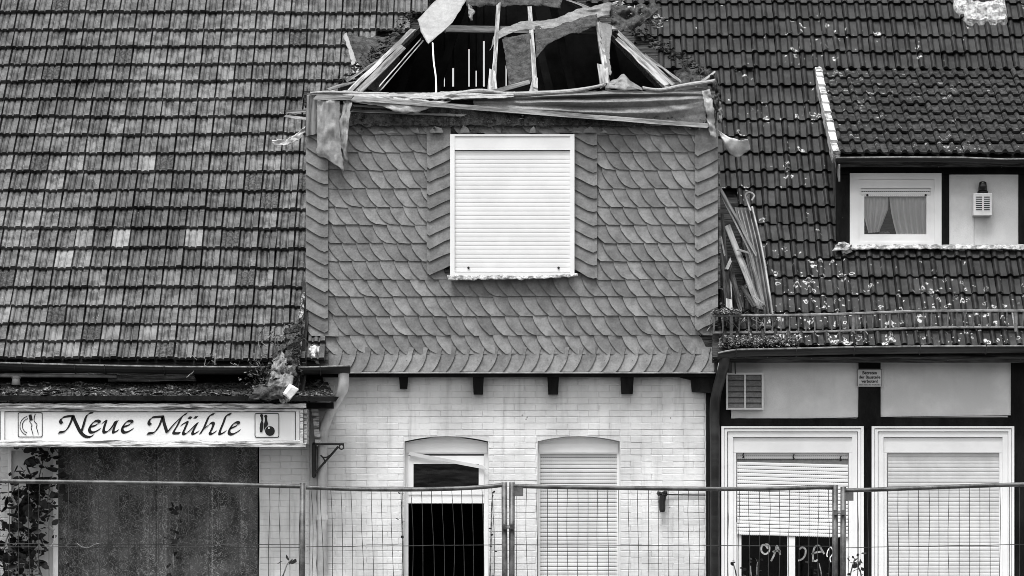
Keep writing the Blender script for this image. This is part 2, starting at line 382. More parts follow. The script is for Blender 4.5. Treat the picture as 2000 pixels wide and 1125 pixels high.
def chipboard_material():                     # chip board darkened by rain, bleached in vertical runs, with flakes of all directions
    mt = material('weathered_chipboard', .025, .10, rough=.85, scale=3, bump=.5, bscale=60, fine=.4)
    N, L = mt.node_tree.nodes, mt.node_tree.links; b = N['Principled BSDF']
    old = b.inputs['Base Color'].links[0].from_socket
    geo = N.new('ShaderNodeNewGeometry').outputs['Position']
    def nz(scale, rot, sc, dt=3):
        mp = N.new('ShaderNodeMapping'); mp.vector_type = 'TEXTURE'; mp.inputs['Rotation'].default_value = (0, rot, 0); mp.inputs['Scale'].default_value = sc; L.new(geo, mp.inputs[0])
        q = N.new('ShaderNodeTexNoise'); q.inputs['Scale'].default_value = scale; q.inputs['Detail'].default_value = dt; L.new(mp.outputs[0], q.inputs[0]); return q.outputs[0]
    def rmp(x, a, c, hi=1):
        q = N.new('ShaderNodeMapRange'); L.new(x, q.inputs[0]); q.inputs[1].default_value = a; q.inputs[2].default_value = c; q.inputs[4].default_value = hi; return q.outputs[0]
    def mth(op, a, c):
        q = N.new('ShaderNodeMath'); q.operation = op
        for i, z in enumerate((a, c)):
            if isinstance(z, (int, float)): q.inputs[i].default_value = z
            else: L.new(z, q.inputs[i])
        return q.outputs[0]
    fl = None
    for r in (.5, 1.25, -.35, -1.1):
        k = rmp(nz(20, r, (1.5, 1, .22)), .58, .67)
        fl = k if fl is None else mth('MAXIMUM', fl, k)
    run = rmp(nz(3.2, 0, (.5, 1, 8), 4), .46, .66)
    run2 = rmp(nz(9, 0, (.3, 1, 9), 3), .5, .7)
    sp = N.new('ShaderNodeSeparateXYZ'); L.new(geo, sp.inputs[0])
    fac = mth('ADD', mth('MULTIPLY', fl, mth('ADD', .34, mth('MULTIPLY', run, .42))), mth('MULTIPLY', mth('MULTIPLY', run, run2), .30))
    mx = N.new('ShaderNodeMix'); mx.data_type = 'FLOAT'; L.new(fac, mx.inputs[0])
    mx.inputs[3].default_value = .40; L.new(old, mx.inputs[2]); mx.clamp_factor = True
    L.new(mx.outputs[0], b.inputs['Base Color']); return mt
MT['chip'] = chipboard_material()

# ================================================================ ground
structure(MB().box(-60, 60, -70, -3.6, -.30, -.10).build('street', MT['asphalt']))
structure(MB().box(-60, 60, -3.45, 8, -.30, 0).build('pavement', MT['concrete']))
structure(MB().box(-60, 60, -3.6, -3.45, -.30, .02).build('kerb', MT['concrete']))

# ================================================================ the brick house
LP = Plane(709, -.36, 1.15)                    # big tiled slope of the brick house
RP = Plane(676, -.36, 1.15)                    # slope of the timbered house
house = thing('brick_house', 'white painted brick house with wrecked slate dormer and ribbed clay tile roof', 'house', (-1.9, 0, 0))

# --- walls with two arched openings, bricks proud of the joints
def arch_z(px, x0, x1, py_side, py_mid):       # height of a segmental arch over an opening, in picture rows
    c = (x0+x1)/2; h = (x1-x0)/2; s = py_side-py_mid; r = (h*h+s*s)/(2*s)
    d = abs(px-c)
    if d > h: return None
    return py_mid + r - math.sqrt(r*r-d*d)
OPEN = [(790, 953.5, 862, 852), (1050, 1210.5, 862, 852)]
GZ = 0.0
def pier(mb, px0, px1, py0, y0, y1):
    a, b = P(px0, py0).x, P(px1, py0).x
    mb.box(a, b, y0, y1, GZ, P(0, py0).z)
wall = MB()
for a, b in ((612, 790), (953.5, 1050), (1210.5, 1379)):
    pier(wall, a, b, 870, .004, .30)
xs = [612] + [790 + i*163.5/12 for i in range(13)] + [1050 + i*160.5/12 for i in range(13)] + [1379]
for a, b in zip(xs, xs[1:]):
    za = zb = P(0, 870).z
    for o in OPEN:
        if o[0]-.1 <= a and b <= o[1]+.1:
            za = P(0, arch_z(min(max(a, o[0]), o[1]), *o)).z; zb = P(0, arch_z(min(max(b, o[0]), o[1]), *o)).z
    top = P(0, 726).z
    wall.prism([(P(a, 0).x, za), (P(b, 0).x, zb), (P(b, 0).x, top), (P(a, 0).x, top)], .004, .30)
wallo = wall.build('wall', MT['white_brick'], house)
lw = MB()
pier(lw, -80, 22, 700, .004, .3); pier(lw, 506, 606, 700, .004, .3)
a, b = P(22, 872).x, P(506, 872).x
lw.box(a, b, .004, .3, P(0, 872).z, P(0, 700).z)
lwo = lw.build('wall', MT['white_brick'], house)

def brick_mesh(L_, H_, seed):
    mb = MB(); c = .005; d = .0014; q = random.Random(seed)
    j = lambda s: q.uniform(-s, s)
    back = [(0,0), (L_,0), (L_,H_), (0,H_)]
    fr = [(c+j(.002), c+j(.002)), (L_-c+j(.002), c+j(.002)), (L_-c+j(.002), H_-c+j(.002)), (c+j(.002), H_-c+j(.002))]
    vs = [(x, .0035, z) for x, z in back] + [(x, -d+j(.0015), z) for x, z in fr]
    return mb.add(vs, [(4,5,6,7), (0,1,5,4), (1,2,6,5), (2,3,7,6), (3,0,4,7)]).mesh('brick', MT['white_brick'])
BR = {}
def brick_data(L_, H_, i):
    k = (round(L_, 3), i)
    if k not in BR: BR[k] = brick_mesh(L_, H_, len(BR))
    return BR[k]
CH, BL, J = .0755, .25, .004
bricks = []
def lay(x0, x1, z0, z1, blocked, parent, off=0):
    n = int((z1-z0)/CH)
    for r in range(n):
        z = z1 - (r+1)*CH
        x = x0 - (BL/2 if (r+off) % 2 else 0)
        segs = [(x0, x1)]
        for (a, b) in blocked(z, z+CH):
            ns = []
            for s, e in segs:
                if b <= s or a >= e: ns.append((s, e)); continue
                if a > s: ns.append((s, a))
                if b < e: ns.append((b, e))
            segs = ns
        while x < x1:
            for s, e in segs:
                aa, bb = max(x+.001, s+.002), min(x+BL-.001, e-.002)
                if bb-aa > .035: bricks.append((aa, z+J/2, bb-aa, parent))
            x += BL
def blk(zb, zt):
    out = []
    pyb = YH - (zb-ZC)*F/D
    for o in OPEN:
        xs_ = [o[0] + i*(o[1]-o[0])/40 for i in range(41)]
        ok = [x for x in xs_ if arch_z(x, *o) is not None and arch_z(x, *o) < pyb + 1]
        if ok: out.append((P(ok[0]-1, 0).x, P(ok[-1]+1, 0).x))
    return out
lay(P(613, 0).x, P(1378, 0).x, GZ, P(0, 727).z, blk, wallo)
lay(P(507, 0).x, P(605, 0).x, GZ, P(0, 790).z, lambda a, b: [], lwo, 1)
lay(P(-60, 0).x, P(21, 0).x, GZ, P(0, 700).z, lambda a, b: [], lwo)
def inview(x, z):
    px, py = px_of(Vector((x, 0, z))); return -10 < px < 2010 and py < 1130
cnt = {}
seen_b = [q for q in bricks if inview(q[0]+q[2]/2, q[1]+CH)]
seen_b.sort(key=lambda q: -q[2])
for i, (x, z, L_, par) in enumerate(seen_b[:300]):
    Lq = L_
    o = link('brick', brick_data(Lq, CH-J, i % 9), par); o.location = (x, U(-.0016, .0008), z)
    if R() < .55: o.scale = (1.012, 1, (CH+.0015)/(CH-J)); o.location.z -= J/2
rest = seen_b[300:] + [q for q in bricks if not inview(q[0]+q[2]/2, q[1]+CH)]
for par in (wallo, lwo):
    mb = MB()
    for x, z, L_, p_ in rest:
        if p_ is not par: continue
        me = brick_mesh(L_, CH-J, 1000+len(mb.v)); dy = U(-.0016, .0008)
        mb.add([(v.co.x+x, v.co.y+dy, v.co.z+z) for v in me.vertices], [tuple(p.vertices) for p in me.polygons]); bpy.data.meshes.remove(me)
    o = mb.build('bricks', MT['white_brick'], par); o['kind'] = 'stuff'

# --- left roof
def roof_poly(plane, pts, drop=.06):
    n = Vector((0, -math.sin(plane.a), math.cos(plane.a)))
    vs = [plane.at(*q) - n*drop for q in pts]; k = len(vs)
    vs2 = [v - n*.10 for v in vs]
    return MB().add(vs+vs2, [tuple(range(k)), tuple(range(2*k-1, k-1, -1))] + [(i, k+i, k+(i+1) % k, (i+1) % k) for i in range(k)])
roof = roof_poly(LP, [(-140, 712), (640, 712), (640, 215), (672, 185), (800, 66), (880, -12), (960, -90), (1000, -130), (-140, -130)]).build('roof', MT['darkwood'], house)

def tile_mesh(profile, L_, th, name, mt, seed, tilt=.042, bow=0.0, scallop=None):
    """interlocking tile: profile = [(x, height)], front edge at local y=0 raised by tilt"""
    q = random.Random(seed); n = len(profile); vs = []
    tw = q.uniform(-.004, .004)
    for (y, h) in ((0, tilt), (L_*.97, 0.0)):
        for i, (x, z) in enumerate(profile):
            yy = y
            if y == 0 and scallop: yy = y - scallop*(z/.03)
            vs.append((x + (q.uniform(-.0015, .0015)), yy + q.uniform(-.002, .002)*(y == 0), h + z + tw*(x/.2-.5)*(1 if y == 0 else 0)))
    for i, (x, z) in enumerate(profile): vs.append((x, .004, tilt + z*.55 - th))
    fs = [(i, i+1, n+i+1, n+i) for i in range(n-1)] + [(2*n+i, 2*n+i+1, i+1, i) for i in range(n-1)]
    fs += [(0, n, 2*n), (n-1, 3*n-1, 2*n-1)]
    return MB().add(vs, fs).mesh(name, mt, smooth=False)
TW = .2215
PROF_L = [(0, -.012), (.003, .026), (.012, .038), (.034, .038), (.046, .030), (.055, .015), (.064, .013), (.074, .024), (.086, .030), (.108, .030), (.122, .024), (.131, .013), (.140, .013), (.150, .037), (.207, .037), (.2130, -.012)]
ROWS_L = [-37, -3.5, 30, 64, 96, 131, 164, 200, 234, 268, 304, 340, 377, 413, 451, 489, 527, 565, 603.5, 638, 672, 706]
def lim_l(py):
    for a, b in ((-20, 905), (0, 870), (35, 835), (68, 790), (100, 735), (135, 705), (168, 700), (204, 652)):
        if py <= a: return b
    return 628
PALE = [(71,431),(174,470),(245,470),(388,470),(131,509),(103,655),(217,655),(290,655),(133,691),(386,183),(300,322),(133,286),(13,655)]
data_l = [tile_mesh(PROF_L, .40, .034, 'roof_tile', MT['tile'], s, tilt=.056) for s in range(8)]
def variant(data, mt):
    out = []
    for d_ in data:
        c = d_.copy(); c.materials.clear(); c.materials.append(mt); out.append(c)
    return out
data_lp = variant(data_l, MT['tile_pale']); data_lm = variant(data_l, MT['tile_mossy'])
tl = []
for r, py in enumerate(ROWS_L):
    base = LP.at(300, py + 2); wob = U(0, 9)
    for c in range(-34, 0):
        x = c*TW + .03 + (.004*math.sin(r*1.7))
        v = Vector((x, base.y, base.z))
        px, _ = px_of(v)
        if px < -130 or px > lim_l(py) - 8: continue
        sag = .030*noise.noise(Vector((x*.5, r*.34, 1))) + U(-.005, .005)
        v.y += sag*math.cos(LP.a)*1.3; v.z += sag*math.sin(LP.a)*1.3
        tl.append((py, px, v, r))
def place_tile(o, v, a, big=1.0):
    o.location = v; s_ = 3.0 if R() < .05 else 1.0
    o.rotation_euler = (a + U(-.014, .014)*s_, U(-.016, .016)*s_, U(-.012, .012)*s_)
tl.sort(key=lambda q: (q[1] < -38, -q[0]))
surplus = MB(); used_p = set()
keep = 300
for i, (py, px, v, r) in enumerate(tl):
    cx, cy = px+17, py-17
    pale = any(abs(cx-a) < 16 and abs(cy-b) < 16 and (int(a), int(b)) not in used_p and not used_p.add((int(a), int(b))) for a, b in PALE)
    mossy = R() < .05
    dd = random.choice(data_lp if pale else (data_lm if mossy else data_l))
    if i < keep:
        o = link('roof_tile', dd, roof); place_tile(o, v, LP.a)
    else:
        M_ = Matrix.Translation(v) @ Euler((LP.a + U(-.01,.01), U(-.012,.012), U(-.01,.01))).to_matrix().to_4x4()
        surplus.add([M_ @ q.co for q in dd.vertices], [tuple(p.vertices) for p in dd.polygons], 1 if pale else (2 if mossy else 0))
if surplus.v:
    o = surplus.build('roof_tiles', [MT['tile'], MT['tile_pale'], MT['tile_mossy']], roof); o['kind'] = 'stuff'

# --- attic behind the torn-open dormer roof
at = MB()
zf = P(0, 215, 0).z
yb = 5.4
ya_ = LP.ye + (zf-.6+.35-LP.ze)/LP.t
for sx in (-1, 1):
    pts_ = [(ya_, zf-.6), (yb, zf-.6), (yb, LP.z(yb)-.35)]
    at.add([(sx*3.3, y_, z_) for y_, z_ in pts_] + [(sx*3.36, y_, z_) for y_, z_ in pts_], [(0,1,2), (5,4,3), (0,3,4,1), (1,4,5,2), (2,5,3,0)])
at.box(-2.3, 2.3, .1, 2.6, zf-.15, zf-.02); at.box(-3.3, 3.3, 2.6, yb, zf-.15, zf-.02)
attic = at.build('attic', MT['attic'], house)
SL = [(868, 150, 2.0), (885, 133, 3.6), (916, 96, 2.6), (930, 138, 2.4), (945, 80, 3.4), (988.5, 128, 2.2)]
edges = [700] + [s[0] for s in SL] + [1010, 1045, 1080, 1120, 1160, 1200, 1240, 1290, 1340]
gap = {s[0]: s[2] for s in SL}
for a, b in zip(edges, edges[1:]):
    x0 = P(a + gap.get(a, -.3)/2, 0, yb).x; x1 = P(b - gap.get(b, -.3)/2, 0, yb).x
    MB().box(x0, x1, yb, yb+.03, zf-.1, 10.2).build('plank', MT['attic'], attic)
for px, py, w_ in SL:
    q = P(px, py, yb+.04); MB().box(q.x-.04, q.x+.04, yb+.032, yb+.05, q.z, 10.2).build('batten', MT['attic'], attic)
q = P(950, 168, yb); MB().box(-3.2, 3.2, yb+.055, yb+.08, zf-.1, q.z).build('ledger', MT['attic'], attic)
for a in (780, 850, 1075, 1120, 1215):       # rafters and struts in the gloom
    plank('rafter', P(a, 185, 4.9), P(a + (60 if a < 1000 else -45), -10, 5.1), .10, .12, MT['attic'], attic)

# --- dormer front: boarding, slates, strips
DY = -.17
dorm = MB()
dorm.pprism([(601, 727), (1399, 727), (1399, 262), (1401, 190), (598, 190), (598, 655), (601, 660)], DY+.05, .10)
a, b = P(600, 700, DY), P(1400, 200, DY)
dorm.box(a.x+.02, a.x+.10, .10, 2.6, P(0, 700).z, b.z-.05); dorm.box(b.x-.10, b.x-.02, .10, 2.6, P(0, 700).z, b.z-.05)   # cheeks
dorm = dorm.build('dormer_front', MT['darkwood'], house)
SP = m(1, DY)                                   # metres per picture unit on the dormer face
def slate_obj(x, y_, w, h, dx, parent, xmin=-1e9, xmax=1e9, flip=1, name='slate', mt='slate', dyo=0.0, tilt=.028, cache={}, ext=1.28, sd=0):
    """slate whose free edge sweeps down in a curve; (x, y_) = top of the curve in picture units"""
    clamp = (x + flip*(dx+w*ext) > xmax) or (x + flip*(dx+w*ext) < xmin) or x < xmin or x > xmax or (x - .12*w < xmin)
    key = (w, h, dx, flip, name, mt, sd)
    if not clamp and key in cache: me = cache[key]
    else:
        q = random.Random(int(x*7+y_*13) if clamp else sd*17+3)
        pts = [(-.12*w, .30*h)]
        for i in range(7):
            t = i/6; pts.append((dx*(t**1.75) + q.uniform(-.35, .35), -h*t))
        pts[-1] = (dx + 1.5, -h); pts[-2] = (pts[-2][0]+.6, pts[-2][1])
        if q.random() < .18: pts[-1] = (dx + q.uniform(3, 7), -h + q.uniform(0, 1.5))
        pts += [(dx + w*ext*.6, -h + q.uniform(-.8, .6)), (dx+w*ext, -h + q.uniform(-.3, .3)), (w*ext, .30*h)]
        pts = [(px_*flip, pz) for px_, pz in pts]
        if clamp: pts = [(min(max(x+px_, xmin), xmax)-x, pz) for px_, pz in pts]
        n = len(pts); vs = []
        for k in (0, .014):
            for px_, pz in pts:
                vs.append((px_*SP, k + .018*(px_*flip/w) + tilt*((pz+h)/h), pz*SP))
        fs = [tuple(range(n)), tuple(range(2*n-1, n-1, -1))] + [(i, n+i, n+(i+1) % n, (i+1) % n) for i in range(n)]
        me = MB().add(vs, fs).mesh(name, MT[mt])
        if not clamp: cache[key] = me
    o = link(name, me, parent); p = P(x, y_, DY)
    o.location = (p.x, DY + dyo + U(-.002, .001), p.z); o.rotation_euler = (U(-.008, .012), U(-.022, .022), U(-.010, .006))
    return o
FR = [235, 261, 295, 330, 366, 402, 437, 473, 508, 544]
def row(y0, y1, xa, xb, xmin, xmax, w, off):
    x = xa + off
    while x < xb:
        slate_obj(x + U(-.8, .8), y0 + U(-.6, .6), w, y1-y0+1.5, 23.0*(y1-y0)/36, dorm, xmin, xmax, sd=random.randrange(14)); x += w
for r, (y0, y1) in enumerate(zip(FR, FR[1:])):
    hh = y1-y0
    row(y0, y1, 612, 828, 600, 872, 27.0, (r*20.6) % 27 - 8)
    row(y0, y1, 1140, 1352, 1128, 1398, 27.0, (r*20.6+9) % 27 - 8)
for i in range(9):                              # stumps of the torn top course over the window
    slate_obj(884 + i*27 + U(-2, 2), 243 + U(-3, 4), 27, 18, 13, dorm, 880, 1130, sd=i % 5)
for r, (y0, y1) in enumerate(((544, 577), (577, 615), (615, 653), (653, 689.5))):
    row(y0, y1, 606 if r < 3 else 618, 1352, 600 if r < 3 else 629, 1399 if r < 3 else 1397, 28.0, (r*22+5) % 28 - 6)
x = 640
while x < 1415:                                 # eaves course, curves the other way and kicks out
    o = slate_obj(x, 689, 28, 37, 16, dorm, 631, 1396, flip=-1, name='eave_slate', dyo=-.012, tilt=.030, sd=random.randrange(5)); x += 27.6
def edge_col(px0, px1, ys, ye, step, lean, name='edge_slate', dyo=-.022):
    wpx = px1-px0; y_ = ys
    while y_ < ye:
        q = random.Random(int(y_)); drop = 20.0
        if lean > 0: cur = [(0, 0), (wpx*.3, -8), (wpx*.6, -16), (wpx*.84, -drop), (wpx, -drop+2)]
        else: cur = [(0, -drop+4), (wpx*.12, -drop), (wpx*.38, -14), (wpx*.7, -7), (wpx, 0)]
        cur = [(a_ + 0, b_ + q.uniform(-1, 1)) for a_, b_ in cur]
        up = step + 26
        pts = cur + [(wpx, up-12 if lean > 0 else up), (0, up if lean > 0 else up-12)]
        n = len(pts); vs = []
        for k in (0, .011):
            for a_, b_ in pts: vs.append((a_*SP, k + .020*((b_+drop)/(step)), b_*SP))
        fs = [tuple(range(n)), tuple(range(2*n-1, n-1, -1))] + [(i, n+i, n+(i+1) % n, (i+1) % n) for i in range(n)]
        o = MB().add(vs, fs).build(name, MT['slate_edge'], dorm)
        p = P(px0, y_, DY); o.location = (p.x, DY+dyo+U(-.001, .001), p.z); o.rotation_euler = (0, U(-.015, .015), 0)
        y_ += step
edge_col(597.5, 641, 262, 640, 26.2, 1)
edge_col(1357, 1402.5, 285, 640, 26.2, -1)
edge_col(833.5, 880.5, 284, 530, 26.0, -1)
edge_col(1119.5, 1166, 265, 528, 26.0, 1)
slate_obj(598, 632, 46, 24, 10, dorm, 598, 662, dyo=-.02)     # slipped corner slate
# drip flashing under the eaves course, soffit, corbels
mb = MB(); mb.pbox(631, 726.5, 1397, 729, DY-.06, DY+.02)
mb.build('drip_edge', MT['gutter_pale'], house)
MB().pbox(612, 729.5, 1397, 736, DY+.0, .0).build('shadow_dark_soffit', MT['timber'], house)  # soffit coloured near-black to paint the shadow below the drip edge
for a, b, y0, y1 in ((779, 797, 733, 759), (923, 945, 733, 770), (1069, 1092, 733, 770), (1212, 1238, 733, 769)):
    mb = MB(); z = [P(0, y1, -.12).z, P(0, y0, -.12).z]; xa, xb = P(a, 0, -.12).x, P(b, 0, -.12).x; k = .012
    mb.add([(xa+k,-.10,z[0]),(xb-k,-.10,z[0]),(xb-k,.02,z[0]-.0),(xa+k,.02,z[0]),(xa,-.14,z[1]),(xb,-.14,z[1]),(xb,.02,z[1]),(xa,.02,z[1])],
           [(0,3,2,1),(4,5,6,7),(0,1,5,4),(1,2,6,5),(2,3,7,6),(3,0,4,7)])
    mb.build('corbel', MT['timber'], house)
mb = MB(); mb.pprism([(1324, 732), (1398, 732), (1398, 768), (1352, 765), (1350, 742), (1330, 737)], -.13, .03); mb.build('corbel', MT['timber'], house)

# --- shutters and windows
def shutter(name, px0, py0, px1, py1, pitch, y, parent, mt, skew=0.0, slots=True, bulge=.004, slotpx=1.2, box_below=None):
    mb = MB(); n = int(round((py1-py0)/pitch)); ph = (py1-py0)/n
    for i in range(n):
        a = py0 + i*ph; b = a + ph
        rows = [(a, .0), (a+ph*.2, -bulge*.8), (a+ph*.5, -bulge), (a+ph*.8, -bulge*.7), (b-slotpx, 0.0), (b-slotpx, .0018), (b, .0018)]
        jit = U(-.0008, .0008)
        L_ = [P(px0, r_[0], y) + Vector((0, r_[1]+jit, 0)) for r_ in rows]; R_ = [P(px1, r_[0] + skew*(px1-px0), y) + Vector((0, r_[1]+jit, 0)) for r_ in rows]
        mb.strip(L_, R_, 0); mb.mi[-1] = 1 if slots else 0
    return mb.build(name, [mt, MT['slots']], parent)
w1 = MB().ring(879, 262, 1122, 540, 9, 4, 9, 8, DY-.07, DY+.04).build('window', MT['white_paint'], house)
w1['label'] = 'white dormer window closed by its roller shutter'
MB().pbox(886, 266, 1116, 293, DY-.058, DY+.03).build('shutter_box', MT['white_paint'], w1)
shutter('roller_shutter', 888.5, 295, 1113, 531, 8.45, DY-.035, w1, MT['white_shutter'], slots=False, slotpx=.6, bulge=.0018)
mb = MB()
for a in (915, 1091): mb.blob(P(a, 523, DY-.045), .014, .012, .016, 1, .1)
mb.build('stopper', MT['ink'], w1)
sheet('sill_flashing', [[(874, 538, DY-.06), (960, 536, DY-.06), (1050, 537, DY-.06), (1128, 533, DY-.06)], [(876, 548, DY-.075), (960, 546, DY-.08), (1050, 545, DY-.08), (1126, 540, DY-.075)]], MT['mortar'], 30, 3, .005, 6, 3, w1)

# doorway with fanlight
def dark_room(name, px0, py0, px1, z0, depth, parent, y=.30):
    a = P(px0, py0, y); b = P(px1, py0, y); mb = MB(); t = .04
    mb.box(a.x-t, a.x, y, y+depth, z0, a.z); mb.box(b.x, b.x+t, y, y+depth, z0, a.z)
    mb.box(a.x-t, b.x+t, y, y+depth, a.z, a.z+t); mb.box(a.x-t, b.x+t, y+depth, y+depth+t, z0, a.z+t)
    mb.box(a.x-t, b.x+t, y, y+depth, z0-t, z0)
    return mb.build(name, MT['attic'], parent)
def arched_panel(mb, o, ins, py_b, y0, y1, mi=0):
    xs_ = [o[0]+ins + i*(o[1]-o[0]-2*ins)/12 for i in range(13)]
    poly = [(o[0]+ins, py_b), (o[1]-ins, py_b)] + [(x_, arch_z(x_, *o)+2.5) for x_ in reversed(xs_)]
    mb.pprism(poly, y0, y1, mi)
def zpx(z, y=0): return YH - (z-ZC)*F/(D+y)
fl = zpx(.12)
O = OPEN[0]
door = MB(); arched_panel(door, O, .5, 885, .10, .17)
door.ring(790.5, 885, 953, fl, 7, 2, 8, 2, .105, .17)
door.pbox(796, 965, 946, 983, .10, .16)
door = door.build('door', MT['white_paint'], house); door['label'] = 'broken open doorway under a small dark fanlight'
MB().pbox(792, 866.5, 952, 884, .088, .12).build('head_panel', MT['white_paint'], door)
fan = MB().ring(797.5, 890, 945, 966, 10, 16, 10, 11, .088, .14).build('fanlight_frame', MT['white_paint'], door)
MB().pbox(806, 904, 937, 957, .118, .122).build('pane', MT['glass'], door)
dark_room('hallway', 785, 862, 958, .10, 3.2, door)
MB().pbox(792, fl-2, 952, fl+22, -.10, .3).build('doorstep', MT['concrete'], house)
plank('loose_slat', P(800, 886, .055), P(946, 913, .06), m(6.5), .012, MT['grey_shutter'], door, rough=.002)

O = OPEN[1]
win = MB(); arched_panel(win, O, .5, 885, .10, .17)
sillz = zpx(.75)
win.ring(1050.5, 885, 1210, sillz, 4, 1.5, 5.5, 4, .095, .17)
win = win.build('window', MT['white_paint'], house); win['label'] = 'arched ground floor window with its shutter fully down'
MB().pbox(1053, 867, 1207, 884, .085, .12).build('shutter_box', MT['white_paint'], win)
shutter('roller_shutter', 1054.5, 886.5, 1204.5, sillz-4, 7.45, .13, win, MT['grey_shutter'])
w_ = MB().box(P(1050.5,0).x, P(1210,0).x, -.05, .12, .70, .75); w_.build('sill', MT['concrete'], win)
w_ = MB().box(P(1050.5,0).x+.002, P(1210,0).x-.002, .012, .28, .0, .698); w_.build('apron', MT['white_brick'], win)

# --- torn-open roof frame of the dormer
HA, HB = P(668, 186, -.05), LP.at(872, -6)
HA2, HB2 = P(1322, 172, -.05), Vector((-LP.at(872, -6).x, LP.at(872, -6).y, LP.at(872, -6).z))
ridge = P(1000, 3, 2.4)
def pl(name, a, b, w, t, mt, par=house, **k): return plank(name, P(*a), P(*b), w, t, MT[mt], par, **k)
pl('hip_rafter', (680, 184, -.02), (806, 62, 1.6), m(9), .09, 'palewood', up=(0, -1, .3), rough=.014, seg=14)
pl('hip_rafter', (1318, 172, -.02), (1196, 58, 1.6), m(9), .09, 'oldwood', up=(0, -1, .3))
pl('barge_board', (700, 180, .0), (788, 92, 1.2), m(13), .03, 'oldwood', up=(0, -1, .1))
pl('barge_board', (1304, 168, -.06), (1206, 76, 1.35), m(11), .03, 'oldwood', up=(0, -1, .1), rough=.02)
pl('collar_beam', (868, 57, 1.75), (1196, 61, 1.75), m(13.5), .10, 'oldwood')
pl('rafter', (963, 178, .0), (974, 8, 2.2), m(8.5), .10, 'oldwood')
pl('rafter', (1046, 178, .0), (1034, 8, 2.2), m(9), .10, 'palewood')
pl('rafter', (1187, 170, .0), (1165, 32, 1.9), m(9.5), .10, 'oldwood')
pl('rafter_foot', (962, 178, -.05), (961, 138, .25), m(20), .03, 'palewood', taper=.55)
pl('rafter_foot', (1042, 180, -.05), (1046, 150, .25), m(17), .03, 'palewood', taper=.5)
pl('rafter_foot', (1178, 170, -.05), (1172, 128, .25), m(11), .03, 'oldwood')
pl('wall_plate', (606, 190, -.10), (1396, 186, -.10), m(14), .16, 'oldwood', rough=.012, seg=20)
# dark boarding above the slates
mb = MB(); n = 90
A_, B_, C_ = [], [], []
for i in range(n+1):
    x = 640 + i*(1398-640)/n
    A_.append(P(x, 205, DY-.015) + Vector((0, .02*noise.noise(Vector((x*.02, 1, 0))), 0)))
    C_.append(P(x, 228, DY-.01) + Vector((0, .03*noise.noise(Vector((x*.08, 3, 0))), 0)))
    B_.append(P(x, 246 + 7*noise.noise(Vector((x*.055, 5, 0))), DY-.020) + Vector((0, .02*noise.noise(Vector((x*.11, 9, 0))), 0)))
mb.strip(A_, C_); mb.strip(C_, B_); o = mb.build('fascia', MT['felt_dark'], house); o.modifiers.new('t', 'SOLIDIFY').thickness = .02
pl('fascia_strip', (688, 216, DY-.04), (905, 226, DY-.04), m(5), .015, 'oldwood')
pl('fascia_strip', (690, 206, DY-.035), (820, 214, DY-.035), m(4), .015, 'oldwood')
pl('corner_board', (613, 186, DY-.045), (613, 262, DY-.03), m(28), .02, 'oldwood')
mb = MB(); mb.pbox(594, 178, 615, 206, -.10, .25); mb.build('plate_end', MT['darkwood'], house)

# ================================================================ gutters and pipes of the brick house
def half_gutter(mb, pts, r, mi=0, up=True):
    """open half-round gutter with a rolled front bead along a polyline"""
    A = []; n = 7
    rings = []
    for p in pts:
        p = Vector(p); rings.append([p + Vector((0, -r*math.cos(math.pi*k/n), -r*math.sin(math.pi*k/n))) for k in range(n+1)])
    for k in range(n): mb.strip([g_[k] for g_ in rings], [g_[k+1] for g_ in rings], mi)
    mb.tube([Vector(p) + Vector((0, -r, 0)) for p in pts], .010, 6, 1)  # bead takes a paler material, painting the highlight along the gutter rim
    for e in (0, -1): mb.add(rings[e], [tuple(range(n+1))], mi)
mb = MB()
gy = -.47
half_gutter(mb, [P(-80, 707, gy), P(60, 711, gy), P(180, 714, gy), P(340, 717, gy), P(600, 718, gy), P(684, 715, gy)], .085)
gl = mb.build('gutter', [MT['gutter'], MT['rail']], house, smooth=False)
for a, yy in ((44, 711), (148, 714), (206, 715), (322, 717), (484, 718), (626, 717)):
    c = P(a, yy+.5, gy); mbb = MB()
    pts = [c + Vector((0, -.089*math.cos(math.pi*k/8), -.089*math.sin(math.pi*k/8))) for k in range(9)]
    mbb.tube([c + Vector((0, -.09, .012))] + pts, .008, 5); mbb.build('bracket', MT['gutter'], gl)
mb = MB()
pp = catmull([P(671, 728, -.44), P(671, 748, -.43), P(668, 764, -.38), P(655, 788, -.25), P(641, 815, -.12), P(633, 838, -.09), P(630, 860, -.085), P(629.5, 940, -.085)], 6) + [Vector((P(629.5, 1000, -.085).x, -.085, .02))]
rad = [m(10.5) if i < 13 else m(9.5) for i in range(len(pp))]
mb.tube(pp, rad, 12); dp = mb.build('downpipe', MT['pipe_white'], house, smooth=True)
mb = MB()
for yy in (848, 1010):
    c = P(629.5, yy, -.085); mb.tube([c + Vector((0, 0, -.03)), c + Vector((0, 0, .03))], m(11.5), 12)
mb.build('clamp', MT['pipe_white'], dp)
# white corner board beside the pipe
mb = MB(); n = 40
A_, B_ = [], []
for i in range(n+1):
    yy = 778 + (zpx(.0)-778)*i/n
    A_.append(P(606 + 1.5*noise.noise(Vector((i*.4, 2, 0))), yy, -.05)); B_.append(P(618.5 + 2.5*noise.noise(Vector((i*.5, 7, 0))), yy, -.05))
mb.strip(A_, B_); o = mb.build('corner_board', MT['pipe_white'], house); o.modifiers.new('t', 'SOLIDIFY').thickness = .03

